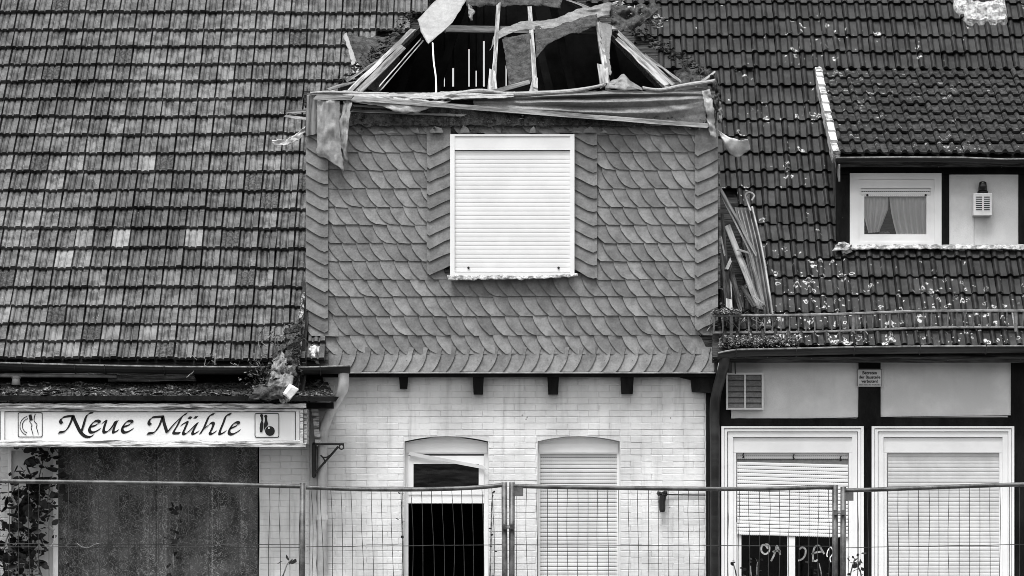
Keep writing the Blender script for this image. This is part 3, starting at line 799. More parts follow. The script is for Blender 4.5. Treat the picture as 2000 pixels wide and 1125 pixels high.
# ================================================================ lean-to porch canopy over the sign
can = thing('porch_canopy', 'rotten lean-to canopy covered in moss and litter above the inn sign', 'canopy', P(300, 790, -.4))
mb = MB(); y0, y1 = -.78, -.02
a0, a1 = P(-80, 772, y0), P(655, 778, y0); b0, b1 = P(-80, 742, y1), P(640, 746, y1)
mb.add([a0, a1, b1, b0, a0-Vector((0,0,.03)), a1-Vector((0,0,.03)), b1-Vector((0,0,.03)), b0-Vector((0,0,.03))], [(0,1,2,3),(7,6,5,4),(0,4,5,1),(1,5,6,2),(2,6,7,3),(3,7,4,0)])
mb.build('deck', MT['felt_dark'], can)
pl('fascia', (-80, 777, -.80), (658, 779, -.80), m(9), .03, 'timber', can, rough=.01, seg=24)
mb = MB(); mb.pbox(-80, 786, 650, 797, -.50, -.03); mb.build('soffit', MT['timber'], can)
mb = MB(); mb.pbox(-80, 727, 630, 745, -.06, .0); mb.build('back_board', MT['timber'], can)
def litter(name, n, fn, smin, smax, mt, parent=None, flat=.5, seed=1):
    q = random.Random(seed); mb = MB()
    for i in range(n):
        c = fn(q); s = q.uniform(smin, smax)
        vs = [Vector((q.gauss(0, 1), q.gauss(0, 1), q.gauss(0, flat)))*s*.6 + c for _ in range(4)]
        mb.add(vs, [(0,1,2), (0,2,3), (0,3,1), (1,3,2)])
    o = mb.build(name, mt, parent); o['kind'] = 'stuff'; return o
def on_deck(q):
    u, v = q.random(), q.random()**.6
    f_ = a0.lerp(a1, u); k = b0.lerp(b1, u); p = k.lerp(f_, v)
    return p + Vector((0, 0, .012 + .035*max(0, noise.noise(Vector((p.x*1.8, p.y*4, 2))))))
litter('moss_litter', 2600, on_deck, .012, .035, MT['moss'], can, .35, 3)
litter('wood_splinters', 160, on_deck, .02, .06, MT['oldwood'], can, .15, 4)
mb = MB()
for i in range(26):
    q = random.Random(i); c = on_deck(q); mb.blob(c, q.uniform(.04, .10), q.uniform(.03, .07), q.uniform(.015, .045), i, .5)
o = mb.build('moss_cushions', MT['moss'], can); o['kind'] = 'stuff'
tag(plank('loose_board', P(212, 736, -.30), P(378, 735, -.28), m(19), .05, MT['darkwood'], rough=.012), 'black charred board lying along the canopy under the gutter', 'board')
mb = MB(); mb.tube(catmull([P(-80, 733, -.34), P(60, 733, -.34), P(170, 733.5, -.34), P(228, 735, -.36)], 5), m(4.2), 10)
tag(mb.build('old_pipe', MT['gutter_pale'], None, True), 'long grey metal pipe lying across the canopy at its far end', 'pipe')
mb = MB(); c = P(31, 752, -.36); mb.tube([c, c+Vector((.004, 0, m(16)))], [m(8.5), m(7.8)], 12)
mb.tube([c+Vector((.004, 0, m(13))), c+Vector((.004, 0, m(17)))], m(9.2), 12)
tag(mb.build('vent_stub', MT['gutter_pale'], None, True), 'short round metal pipe stub standing on the mossy canopy', 'pipe')
mb = MB(); mb.tube(catmull([P(172, 733, -.40), P(175, 728, -.41), P(183, 726, -.42)], 5), .01, 5)
tag(mb.build('bent_hook', MT['gutter_pale']), 'small bent metal hook sticking up from the pipe on the canopy', 'hook')

# ================================================================ inn sign
SY = -.73
sign = thing('inn_sign', 'long white illuminated inn sign reading Neue Mühle with dining and bowling pictograms', 'sign', P(298, 872, SY))
mb = MB(); mb.pbox(8, 801, 580, 862, SY+.02, -.06); mb.build('panel', MT['sign'], sign)
def rough_bar(name, px0, py0, px1, py1, y0, y1, mt, par, amp=1.0, n=60):
    mb = MB(); rings = []
    for i in range(n+1):
        x = px0 + (px1-px0)*i/n
        d0 = amp*noise.noise(Vector((x*.06, py0, 0))) + amp*.6*noise.noise(Vector((x*.3, py0, 4))); d1 = amp*.7*noise.noise(Vector((x*.09, py1, 7)))
        rings.append([P(x, py0+d0, y0+.01), P(x, py0+d0+1, y0), P(x, py1+d1-1, y0), P(x, py1+d1, y0+.01), P(x, py1, y1), P(x, py0, y1)])
    for k in range(6): mb.strip([r_[k] for r_ in rings], [r_[(k+1) % 6] for r_ in rings])
    mb.add(rings[0], [(0,1,2,3,4,5)]); mb.add(rings[-1], [(5,4,3,2,1,0)])
    return mb.build(name, mt, par)
rough_bar('moulding', 0, 796, 590, 803.5, SY-.015, -.05, MT['sign_wood'], sign, .8)
rough_bar('cornice', -4, 788, 598, 796.5, SY-.05, -.05, MT['sign_wood'], sign, 1.6)
rough_bar('moulding', 0, 860, 588, 866.5, SY-.012, -.05, MT['sign_wood'], sign, .6)
rough_bar('lower_cornice', -4, 866, 598, 873.5, SY-.045, -.05, MT['sign_wood'], sign, .9)
MB().pbox(1.5, 803, 8.5, 861, SY-.005, -.06).build('end_trim', MT['white_paint'], sign)
MB().pbox(578, 803, 585, 861, SY-.005, -.06).build('end_trim', MT['white_paint'], sign)
mb = MB(); mb.pbox(586, 797, 592, 867, SY-.02, SY+.06); mb.pbox(594, 798, 599, 866, SY+.05, -.06); mb.build('corner_post', MT['sign_wood'], sign)
mb = MB(); mb.ring(8, 803, 578, 861, 1.2, 1.4, 1.2, 1.4, SY+.012, SY+.02); mb.build('border_line', MT['ink'], sign)
litter('moss_litter', 240, lambda q: P(q.uniform(0, 596), 788 - abs(q.gauss(0, 1.5)), SY+q.uniform(-.03, .2)), .010, .03, MT['moss'], sign, .35, 9)

def nib(mb, pts, w, y, ang=40, minw=.22, n=8, z6=None):
    """broad-nib pen stroke"""
    pts = catmull([Vector((p[0], p[1], 0)) for p in pts], n)
    nd_ = Vector((math.cos(math.radians(ang)), -math.sin(math.radians(ang)), 0)); A, B = [], []
    for i, p in enumerate(pts):
        t = pts[min(i+1, len(pts)-1)] - pts[max(i-1, 0)]; t.normalize()
        pr = Vector((-t.y, t.x, 0))
        v = nd_*(w/2)
        s = 1 if pr.dot(nd_) >= 0 else -1
        v = v + pr*s*(w*minw/2)
        A.append(P(p.x-v.x, p.y-v.y, y)); B.append(P(p.x+v.x, p.y+v.y, y))
    mb.strip(A, B)
def z6(l): return [(x/6.06, 700+y/6.06) for x, y in l]
def z7(l): return [(330+x/5.405, 700+y/5.405) for x, y in l]
LY = SY+.016
def letter(strokes, par=sign):
    mb = MB()
    for s_ in strokes: nib(mb, s_, 5.4, LY)
    o = mb.build('letter', MT['ink'], par); o.modifiers.new('t', 'SOLIDIFY').thickness = .004; return o
letter([z6([(735,768),(714,742),(735,705),(785,688),(862,680)]), z6([(862,680),(842,745),(805,820),(765,862),(695,876)]), z6([(862,680),(900,770),(950,868),(1005,920),(1060,930),(1105,908)]), z6([(958,880),(988,790),(1015,700),(1048,655),(1108,637)])])
E1 = [(1065,812),(1130,792),(1176,757),(1158,738),(1112,748),(1070,800),(1058,848),(1083,876),(1130,866),(1188,832)]
letter([z6(E1)])
letter([z6([(1210,765),(1255,738),(1240,790),(1225,848),(1240,876),(1285,856),(1340,790),(1368,740)]), z6([(1388,737),(1358,800),(1340,858),(1350,876),(1400,850)])])
letter([z6([(x+388, y) for x, y in E1])])
letter([z6([(1782,785),(1760,757),(1790,705),(1850,692),(1925,688)]), z6([(1925,688),(1892,780),(1852,848),(1812,880),(1745,888)]), [(317.7,813.5),(321,828),(326,844)], [(326,845),(340,828),(356,813)], [(365,808),(356,813),(347,830),(339,845),(351,846)]])
letter([z7([(128,705),(192,672),(168,740),(150,783),(172,798),(230,750),(288,690)]), z7([(302,676),(268,740),(248,783),(262,798),(312,770)]), z7([(208,622),(238,630)]), z7([(268,622),(298,622)])])
letter([z7([(478,587),(432,602),(402,655),(370,730),(328,798)]), z7([(368,745),(440,684),(470,692),(448,755),(432,785),(450,798),(498,770)])])
letter([z7([(655,587),(605,605),(574,680),(535,778),(548,798),(598,770)])])
letter([z7([(642,742),(700,718),(738,688),(720,673),(682,688),(645,740),(634,783),(660,802),(700,788),(750,757)])])
def ribbon(mb, pts, w, y, n=6):
    pts = catmull([Vector((p[0], p[1], 0)) for p in pts], n) if n else [Vector((p[0], p[1], 0)) for p in pts]; A, B = [], []
    for i, p in enumerate(pts):
        t = pts[min(i+1, len(pts)-1)] - pts[max(i-1, 0)]
        if t.length < 1e-6: t = Vector((1,0,0))
        t.normalize(); v = Vector((-t.y, t.x, 0))*w/2
        A.append(P(p.x-v.x, p.y-v.y, y)); B.append(P(p.x+v.x, p.y+v.y, y))
    mb.strip(A, B)
def rsq(mb, x0, y0, x1, y1, r, w, y):
    pts = []
    for cx, cy, a0_ in ((x1-r, y0+r, -90), (x1-r, y1-r, 0), (x0+r, y1-r, 90), (x0+r, y0+r, 180)):
        for k in range(5): a = math.radians(a0_+k*22.5); pts.append((cx+r*math.cos(a), cy+r*math.sin(a)))
    pts.append(pts[0]); pts.append(pts[1]); ribbon(mb, pts, w, y, 0)
def disc(mb, cx, cy, r, y, n=20, sy=1):
    mb.add([P(cx+r*math.cos(2*math.pi*k/n), cy+r*sy*math.sin(2*math.pi*k/n), y) for k in range(n)], [tuple(range(n))])
mb = MB(); rsq(mb, 35.5, 806, 82.5, 853.3, 3, 1.3, LY)
for r_ in (19, 14.5): ribbon(mb, [(60-2+r_*math.cos(math.radians(a))*1.0, 831.5+r_*math.sin(math.radians(a))) for a in range(255, 95, -16)], 1.1, LY)
ribbon(mb, z6([(350,735),(355,755),(378,785),(368,815),(380,860),(392,905)]), 1.3, LY)
ribbon(mb, z6([(420,655),(408,690),(405,740),(437,780),(430,810),(442,850),(453,895)]), 1.3, LY)
mb.add([P(*q, LY) for q in z6([(338,668),(372,662),(388,730),(352,738)])], [(0,1,2,3)])
o = mb.build('dining_pictogram', MT['ink'], sign); o.modifiers.new('t', 'SOLIDIFY').thickness = .003
mb = MB(); rsq(mb, 498, 807.4, 544.6, 854, 3, 1.3, LY)
def pin(mb, pts): mb.add([P(*q, LY) for q in z7(pts)], [tuple(range(len(pts)))])
disc(mb, 330+978/5.405, 700+604/5.405, 3.1, LY); disc(mb, 330+1022/5.405, 700+612/5.405, 3.1, LY)
pin(mb, [(970,615),(990,615),(994,640),(990,665),(998,690),(994,730),(985,780),(960,780),(957,735),(962,690),(976,655)])
pin(mb, [(1012,622),(1032,622),(1036,650),(1046,690),(1040,712),(1015,735),(1004,760),(1000,735),(1004,690),(1014,655)])
disc(mb, 330+1066/5.405, 700+766/5.405, 9.4, LY, 28)
o = mb.build('bowling_pictogram', MT['ink'], sign); o.modifiers.new('t', 'SOLIDIFY').thickness = .003
mb = MB(); disc(mb, 330+1055/5.405, 700+735/5.405, 1.8, LY-.006); mb.build('ball_highlight', MT['sign'], sign)

# ================================================================ boarded shop front below the sign
MB().pbox(20, 872, 112, zpx(.05), .03, .12).build('side_panel', MT['plaster'], house)
mb = MB(); mb.pbox(16, 874, 22, zpx(.05), -.02, .1); mb.pbox(104, 874, 113, zpx(.05), -.03, .1); mb.pbox(22, 874, 104, 880, -.02, .1); mb.build('side_frame', MT['white_paint'], house)
mb = MB(); mb.pbox(112, 872, 304, zpx(.05), .005, .03); tag(mb.build('chipboard_sheet', MT['chip']), 'dark weathered chipboard sheet beside the ivy under the inn sign', 'board')
mb = MB(); mb.pbox(305.5, 872, 503, zpx(.05), -.002, .026); tag(mb.build('chipboard_sheet', MT['chip']), 'streaky weathered chipboard sheet beside the bare white wall under the sign', 'board')
MB().pbox(108, 872, 506, zpx(.05), .032, .29).build('shop_window_infill', MT['attic'], house)

# iron bracket
br = thing('iron_bracket', 'black wrought iron sign bracket on the corner board below the downpipe', 'bracket', P(614, 930, -.15))
mb = MB(); mb.pbox(610.5, 864, 614.5, 934, -.195, -.177); mb.build('back_bar', MT['black_metal'], br)
mb = MB(); mb.pbox(612, 865.5, 672, 869.5, -.195, -.177); mb.build('top_bar', MT['black_metal'], br)
mb = MB(); mb.beam(P(613, 927, -.185), P(661, 872, -.185), m(4.2), .016); mb.build('brace', MT['black_metal'], br)
mb = MB()
c = P(667, 873, -.185); mb.tube([c + Vector((m(4.5)*math.cos(a*.5236), 0, m(4.5)*math.sin(a*.5236))) for a in range(13)], m(1.3), 6)
mb.tube(catmull([P(626, 889, -.185), P(632, 895, -.185), P(636, 905, -.185)], 5), m(1.4), 6); mb.tube(catmull([P(630, 893, -.185), P(638, 893, -.185), P(645, 889, -.185)], 5), m(1.4), 6)
c = P(616, 873, -.185); mb.tube([c + Vector((m(3)*math.cos(a*.5236), 0, m(3)*math.sin(a*.5236))) for a in range(13)], m(1.2), 6)
mb.build('scroll', MT['black_metal'], br)

MB().pbox(609, 866, 616, 932, -.178, -.05).build('wall_plate', MT['black_metal'], br)
# burnt wall lamp and its cable
lam = thing('wall_lamp', 'burnt black wall lamp hanging by its cable beside the shuttered window', 'lamp', P(1294, 980, -.04))
mb = MB(); c = P(1294, 980, -.07)
mb.tube([P(1294, 1000, -.07), P(1293.5, 996, -.07), P(1293, 980, -.07), P(1295, 968, -.07)], [m(4.5), m(6), m(6.5), m(6.8)], 10); mb.build('shade', MT['black_metal'], lam)
mb = MB()
for i in range(7): mb.blob(P(1294+U(-7,7), 965+U(-4,4), -.05), .025, .02, .018, i, .6)
mb.build('melted_holder', MT['ink'], lam)
mb = MB(); mb.tube([P(1297, 966, -.03), P(1330, 966.5, -.02), P(1378, 967, -.02)], .009, 5); mb.build('cable', MT['black_metal'], lam)

# ================================================================ the timbered house
th = thing('timbered_house', 'half-timbered house with dark lichened tile roof and a shed dormer', 'house', (4.5, 0, 0))
roof2 = roof_poly(RP, [(1392, 690), (2080, 690), (2080, -130), (1000, -130), (1080, -40), (1145, 10), (1196, 62), (1318, 190), (1392, 240)]).build('roof', MT['darkwood'], th)
PW = .300
def ribprof(w, two=True):
    h = w/2; one = [(0, .004), (.006, .020), (.018, .034), (.034, .040), (.050, .034), (.062, .018), (.070, .006), (.080, .002), (h-.008, .002)]
    return one + [(x+h, z) for x, z in one] if two else one
PROF_R = ribprof(PW)
data_r = [tile_mesh(PROF_R, .42, .026, 'roof_tile', MT['pan'], 50+s, tilt=.046) for s in range(8)]
ROWS_R = [-52, -21, 9.5, 40, 73, 105, 137, 171, 206, 238, 270, 302, 337, 371, 405, 440, 474, 507, 543, 578, 612, 645, 677]
def lim_r(py):
    for a, b in ((0, 1120), (12, 1150), (42, 1262), (75, 1235), (108, 1262), (139, 1290), (174, 1385)):
        if py <= a: return b
    return 1392
def in_dormer(px, py):
    return 150 < py < 500 and px > 1592 + (py-140)*.145 + 10 and py < 492
for r, py in enumerate(ROWS_R):
    base = RP.at(1700, py+2)
    for c in range(0, 30):
        x = .36 + c*PW + .005*math.sin(r*2.1)
        v = Vector((x, base.y, base.z)); px, _ = px_of(v)
        if px < lim_r(py) - 22 or px > 2030: continue
        if px < 1428 and 400 < py < 610: continue
        if in_dormer(px+10, py) and in_dormer(px+40, py-16): continue
        sag = .012*noise.noise(Vector((x*.45, r*.4, 11))) + U(-.003, .003) - .002*(px-1700)/300
        v.y += sag; v.z += sag*1.1
        o = link('roof_tile', random.choice(data_r), roof2); place_tile(o, v, RP.a)

# --- shed dormer
DWY = .66                                      # front wall of the shed dormer
e_, t_ = P(1800, 307, .38), RP.at(1800, 139)
dsl = (t_.z-e_.z)/(t_.y-e_.y)
SPn = Plane(307, .38, dsl)
xl = P(1634, 307, .38).x
n_ = Vector((0, -math.sin(SPn.a), math.cos(SPn.a)))
v0, v1 = Vector((xl+.02, e_.y, e_.z)), Vector((xl+.02, t_.y+.1, t_.z+.1*dsl))
w0, w1_ = v0 + Vector((3.2, 0, 0)), v1 + Vector((3.2, 0, 0))
q4 = [v0, w0, w1_, v1]; mb = MB(); lowq = [q_ - n_*.13 for q_ in q4]; topq = [q_ - n_*.05 for q_ in q4]
mb.add(topq+lowq, [(0,1,2,3),(7,6,5,4),(0,4,5,1),(1,5,6,2),(2,6,7,3),(3,7,4,0)])
roof3 = mb.build('dormer_roof', MT['darkwood'], th)
ROWS_D = [157, 174, 191, 208, 226, 244, 263, 283, 304.5]
data_d = [tile_mesh(PROF_R, .42, .026, 'roof_tile', MT['pan_dormer'], 90+s, tilt=.046) for s in range(6)]
for r, py in enumerate(ROWS_D):
    base = SPn.at(1700, py)
    for c in range(0, 11):
        v = Vector((xl + .03 + c*PW, base.y, base.z)); px, _ = px_of(v)
        if px > 2030: continue
        sag = .010*noise.noise(Vector((v.x*.6, r*.5, 21))) + U(-.003, .003); v.y += sag; v.z += sag*.5
        o = link('roof_tile', random.choice(data_d), roof3); place_tile(o, v, SPn.a)
for r, py in enumerate([148] + ROWS_D):        # pale verge tiles
    base = SPn.at(1700, py+1); L_ = .36
    mbv = MB(); zz = .075
    mbv.add([(-.045, 0, -.085), (.045, 0, -.02), (.045, 0, zz-.012), (.020, -.006, zz), (-.045, -.006, zz),
             (-.045, L_, -.11), (.045, L_, -.05), (.045, L_, zz-.045), (.02, L_, zz-.035), (-.045, L_, zz-.035)],
            [(0,1,2,3,4), (9,8,7,6,5), (0,5,6,1), (1,6,7,2), (2,7,8,3), (3,8,9,4), (4,9,5,0)])
    o = mbv.build('verge_tile', MT['mortar'] if r % 3 == 0 else MT['pipe_white'], roof3); o.location = (xl, base.y, base.z); o.rotation_euler = (SPn.a + U(-.02,.02), 0, U(-.02, .02))
mb = MB()                                       # cheek
yk = RP.at(1640, 486).y
cx = xl + .05
pts_ = [(DWY, P(0, 484, DWY).z-.06), (DWY, SPn.z(DWY)-.12), (t_.y, t_.z-.12)]
vs = [(cx, a, b) for a, b in pts_] + [(cx+.06, a, b) for a, b in pts_]
mb.add(vs, [(0,1,2), (5,4,3), (0,3,4,1), (1,4,5,2), (2,5,3,0)]); mb.build('dormer_cheek', MT['brick_dark'], th)
vb = []
for r in range(4):                              # vertical boards along the verge of the cheek
    ya, yb_ = e_.y+.02 + r*.58, e_.y+.02 + (r+1)*.58 - .02
    mbv = MB(); mbv.add([(cx-.025, ya, SPn.z(ya)-.10), (cx-.025, yb_, SPn.z(yb_)-.10), (cx-.025, yb_, SPn.z(yb_)-.30), (cx-.025, ya, SPn.z(ya)-.30),
                         (cx-.005, ya, SPn.z(ya)-.10), (cx-.005, yb_, SPn.z(yb_)-.10), (cx-.005, yb_, SPn.z(yb_)-.30), (cx-.005, ya, SPn.z(ya)-.30)],
                        [(3,2,1,0), (4,5,6,7), (0,1,5,4), (1,2,6,5), (2,3,7,6), (3,0,4,7)])
    mbv.build('cheek_board', MT['gutter_pale'], th)
def timber(name, px0, py0, px1, py1, y0, y1, par=th, mt='timber'):
    return rough_bar(name, px0, py0, px1, py1, y0, y1, MT[mt], par, .6, 14) if px1-px0 > py1-py0 else MB().pbox(px0, py0, px1, py1, y0, y1).build(name, MT[mt], par)
timber('timber_beam', 1633, 312, 2080, 341, DWY-.03, DWY+.1)
timber('timber_post', 1634, 341, 1661, 486, DWY-.03, DWY+.1)
timber('timber_post', 1840, 341, 1854, 482, DWY-.03, DWY+.1)
timber('timber_post', 1989, 341, 2080, 482, DWY-.03, DWY+.1)
MB().pbox(1853, 340, 1990, 481, DWY-.02, DWY+.08).build('plaster_panel', MT['plaster'], th)
mb = MB(); half_gutter(mb, [P(1632, 309, .30), P(1750, 308, .30), P(1880, 308.5, .30), P(1965, 312, .30), P(2060, 310, .30)], .05); g3 = mb.build('gutter', [MT['gutter'], MT['rail']], th)
# flashing of mortar at the foot of the dormer
rows = [[(1634, 478, DWY-.02), (1760, 479, DWY-.03), (1900, 480, DWY-.03), (2030, 479, DWY-.03)], [(1630, 490, DWY-.08), (1760, 487, DWY-.09), (1900, 488, DWY-.09), (2030, 488, DWY-.09)]]
sheet('mortar_flashing', rows, MT['mortar'], 60, 4, .016, 9, 4, th, .015, .012)
mb = MB(); mb.blob(P(1648, 484, DWY-.10), .10, .06, .07, 5, .5); mb.build('mortar_lump', MT['mortar'], th)
# dormer window
dwn = MB().ring(1660, 338, 1839, 481, 17, 12, 14, 8, DWY-.05, DWY+.08); dwn.ring(1676.5, 349.5, 1825.5, 473.5, 5, 18, 8, 10, DWY-.035, DWY+.08)
dwn = dwn.build('window', MT['white_paint'], th); dwn['label'] = 'small white dormer window with parted net curtains'
MB().ring(1681, 381.5, 1818, 464, 7, 2, 8.5, 6.5, DWY-.03, DWY+.06).build('sash', MT['white_paint'], dwn)
shutter('roller_shutter', 1681.5, 367.5, 1817.5, 382, 7.2, DWY-.012, dwn, MT['white_shutter'])
mb = MB()
for a in (1694, 1808): mb.blob(P(a, 381, DWY-.03), .014, .012, .014, 1, .1)
mb.build('stopper', MT['ink'], dwn)
MB().pbox(1686, 382, 1812, 460, DWY+.004, DWY+.008).build('pane', MT['glass'], dwn)
def curtain(name, fn, px0, px1, py0, py1, y, par, waves, amp=.018):
    """hanging cloth: fn(u, v) -> picture x for column u at height v"""
    mb = MB(); nx, ny = waves*8, 14; vs = []
    for j in range(ny+1):
        v = j/ny
        for i in range(nx+1):
            u = i/nx; x, y_ = fn(u, v)
            vs.append(P(x, y_, y) + Vector((0, amp*math.sin(u*waves*2*math.pi + .6*math.sin(v*3)) + .006*noise.noise(Vector((u*6, v*3, px0))), 0)))
    n = nx+1; fs = [(j*n+i, j*n+i+1, (j+1)*n+i+1, (j+1)*n+i) for j in range(ny) for i in range(nx)]
    return mb.add(vs, fs).build(name, MT['curtain'], par, True)
c1 = curtain('curtain', lambda u, v: (1687 + (48 - 30*max(0, v-.35)**1.0*.9)*u + (0 if v < .5 else (v-.5)*18*(1-u)), 383 + v*72 + (0 if v < .8 else -u*2)), 1687, 1735, 383, 458, DWY+.028, dwn, 4, .017)
c2 = curtain('curtain', lambda u, v: (1737 + u*74 + (1-u)*14*v**1.5, 383 + v*75), 1737, 1811, 383, 458, DWY+.028, dwn, 6, .017)
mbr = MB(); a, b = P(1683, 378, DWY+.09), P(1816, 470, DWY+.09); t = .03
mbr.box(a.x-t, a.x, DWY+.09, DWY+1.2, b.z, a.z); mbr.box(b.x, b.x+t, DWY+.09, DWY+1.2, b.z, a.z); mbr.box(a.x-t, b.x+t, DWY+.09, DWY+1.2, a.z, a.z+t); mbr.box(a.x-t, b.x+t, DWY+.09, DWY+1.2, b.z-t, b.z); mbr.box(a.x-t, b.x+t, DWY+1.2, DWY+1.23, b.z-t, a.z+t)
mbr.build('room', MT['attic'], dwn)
mb = MB()
for k in range(3): mb.blob(P(1722+k*6, 456, DWY+.07), .03, .02, .02, k, .5)
mb.build('ornaments', MT['felt'], dwn)

# siren box with its strobe
sir = thing('siren_box', 'white alarm siren box with a dark strobe lamp on the dormer plaster', 'siren', P(1919, 422, DWY-.05))
mb = MB(); mb.pbox(1901, 377, 1938, 421, DWY-.16, DWY-.02); o = mb.build('housing', MT['box_white'], sir)
bv = o.modifiers.new('b', 'BEVEL'); bv.width = .008; bv.segments = 2
mb = MB()
for k in range(7):
    for (a, b) in ((1906, 1918), (1922, 1933)): mb.pbox(a, 384+k*4.1, b, 385.7+k*4.1, DWY-.1635, DWY-.155)
for k in range(8): 
    q_ = P(1901, 383+k*4.3, DWY-.1); mb.box(q_.x-.003, q_.x+.002, DWY-.14, DWY-.05, q_.z-.008, q_.z+.002)
mb.build('louvre', MT['ink'], sir)
mb = MB(); mb.tube([P(1919.5, 377, DWY-.09), P(1919.5, 374, DWY-.09)], m(10.5), 14); mb.build('lamp_base', MT['ink'], sir)
mb = MB(); mb.tube([P(1919.5, 374, DWY-.09), P(1919.5, 362, DWY-.09), P(1919.5, 356.5, DWY-.09), P(1919.5, 354.5, DWY-.09)], [m(9.3), m(8.2), m(7.2), m(4.5)], 14); mb.build('strobe', MT['lens'], sir, True)
mb = MB(); mb.tube([P(1902, 420, DWY-.025), P(1902, 450, DWY-.025), P(1902, 480, DWY-.025)], .005, 5); mb.build('cable', MT['plaster'], sir)

# --- ground floor: timbers, plaster, windows
TY = -.02
timber('timber_post', 1380, 728, 1426, zpx(0), TY-.02, .25)
timber('timber_post', 1677, 692, 1720, 836, TY-.02, .2)
timber('timber_post', 1975, 692, 2080, zpx(0), TY-.02, .25)
timber('timber_beam', 1426, 817, 1677, 833, TY-.018, .2); timber('timber_beam', 1720, 815, 1975, 835, TY-.018, .2)
timber('timber_post', 1686, 836, 1704, zpx(0), TY-.015, .2)
def panel(pts):
    MB().pprism(pts, TY+.004, .2).build('plaster_panel', MT['plaster'], th)
panel([(1428, 820), (1676, 815), (1677, 686), (1424, 686)]); panel([(1720, 814), (1974, 811), (1975, 686), (1720, 686)])
MB().pbox(1400, 660, 2080, 690, .02, .25).build('wall_plate', MT['timber'], th)
mb = MB(); zs = zpx(.62)
mb.pbox(1400, zs, 2080, zpx(0), 0, .25); mb.build('plinth', MT['plaster'], th)
def casing(px0, px1, lab):
    y = TY
    mb = MB().ring(px0, 832.5, px1, zs, 5, 4, 5, 3, y-.085, .1); mb.ring(px0+6, 837.6, px1-6, zs-2, 5.5, 5, 5.5, 2, y-.075, .1)
    mb.ring(px0+12.7, 843.8, px1-12.7, zs-4, 10, 10.2, 10, 2, y-.055, .1); mb.ring(px0+2, 834, px1-2, zs-5, 14, 14, 14, 2, y-.01, .08)
    w = mb.build('window', MT['white_paint'], th); w['label'] = lab
    mb = MB().ring(px0+21.5, 853.5, px1-21.5, 884, 1.5, 1.2, 1.5, .01, y-.02, .08); mb.build('painted_gap_shade', MT['ink'], w)  # black ring paints the shade around the shutter box
    MB().pbox(px0+23, 855.5, px1-23, 883, y-.028, .09).build('shutter_box', MT['white_paint'], w)
    MB().ring(px0+22, 883.5, px1-22, zs-5, 7, .8, 7, 1, y-.032, .09).build('guide_rail', MT['white_paint'], w)
    return w
wa = casing(1409, 1687, 'white window with its shutter hanging askew over dark scrawled panes')
shutter('shutter_top', 1440, 885, 1656, 897, 6, TY+.03, wa, MT['white_shutter'], .0)
shutter('roller_shutter', 1439.5, 902, 1656, 1045, 7.3, TY+.008, wa, MT['white_shutter'], .026)
mb = MB()
for a, b in ((1452, 890), (1550, 893), (1642, 896)):
    mb.tube(catmull([P(a+1, b-6, TY), P(a-1, b-1, TY-.005), P(a+1, b+3, TY-.005), P(a-2, b+4, TY)], 4), .008, 5)
mb.build('hook', MT['ink'], wa)
MB().pbox(1438, 884, 1658, 905, TY+.05, TY+.06).build('recess', MT['felt_pale'], wa)
mb = MB(); mb.ring(1438, 1020, 1658, zs-4, 10, 2, 14, 6, TY+.03, TY+.09); mb.pbox(1538, 1030, 1553, zs-6, TY+.02, TY+.09); sash = mb.build('sash', MT['white_paint'], wa)
for a, b in ((1448, 1538), (1553, 1644)): MB().pbox(a, 1022, b, zs-10, TY+.06, TY+.064).build('pane', MT['glass'], wa)
mb = MB()
gy_ = TY+.055
for s_ in ([(1500,1072),(1496,1066),(1490,1064),(1487,1070),(1488,1078),(1495,1082),(1501,1078),(1503,1070),(1500,1064),(1494,1063)],
           [(1506,1096),(1511,1086),(1515,1075),(1517,1066),(1521,1074),(1524,1084)], [(1509,1078),(1516,1076),(1525,1077)],
           [(1561,1073),(1567,1069),(1573,1073),(1573,1082),(1568,1091),(1559,1095)],
           [(1588,1097),(1588,1080),(1592,1068),(1600,1066),(1605,1074),(1610,1082)], [(1585,1082),(1594,1079),(1606,1077)], [(1588,1094),(1593,1096),(1597,1093)]):
    ribbon(mb, s_, 3.6, gy_, 5)
mb.build('scrawl', MT['chalk'], wa)
mb = MB()
for s_ in ([(1622,1068),(1617,1075),(1615,1083),(1616,1088)], [(1622,1067),(1626,1074),(1626,1082),(1621,1090),(1623,1098)]): ribbon(mb, s_, 2.0, gy_, 5)
mb.build('cracked_glass_edge', MT['white_paint'], wa)
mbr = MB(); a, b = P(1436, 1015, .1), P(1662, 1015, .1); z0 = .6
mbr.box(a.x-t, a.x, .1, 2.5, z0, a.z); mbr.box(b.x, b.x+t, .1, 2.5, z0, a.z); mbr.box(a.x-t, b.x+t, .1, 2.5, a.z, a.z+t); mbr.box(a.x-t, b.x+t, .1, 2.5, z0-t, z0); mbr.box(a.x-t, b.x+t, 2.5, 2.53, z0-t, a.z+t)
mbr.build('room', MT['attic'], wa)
wb = casing(1703, 1981, 'white window closed by an evenly lowered grey shutter')
shutter('roller_shutter', 1734, 885, 1951.5, zs-6, 7.4, TY+.01, wb, MT['grey_shutter'], slots=False, slotpx=.9)

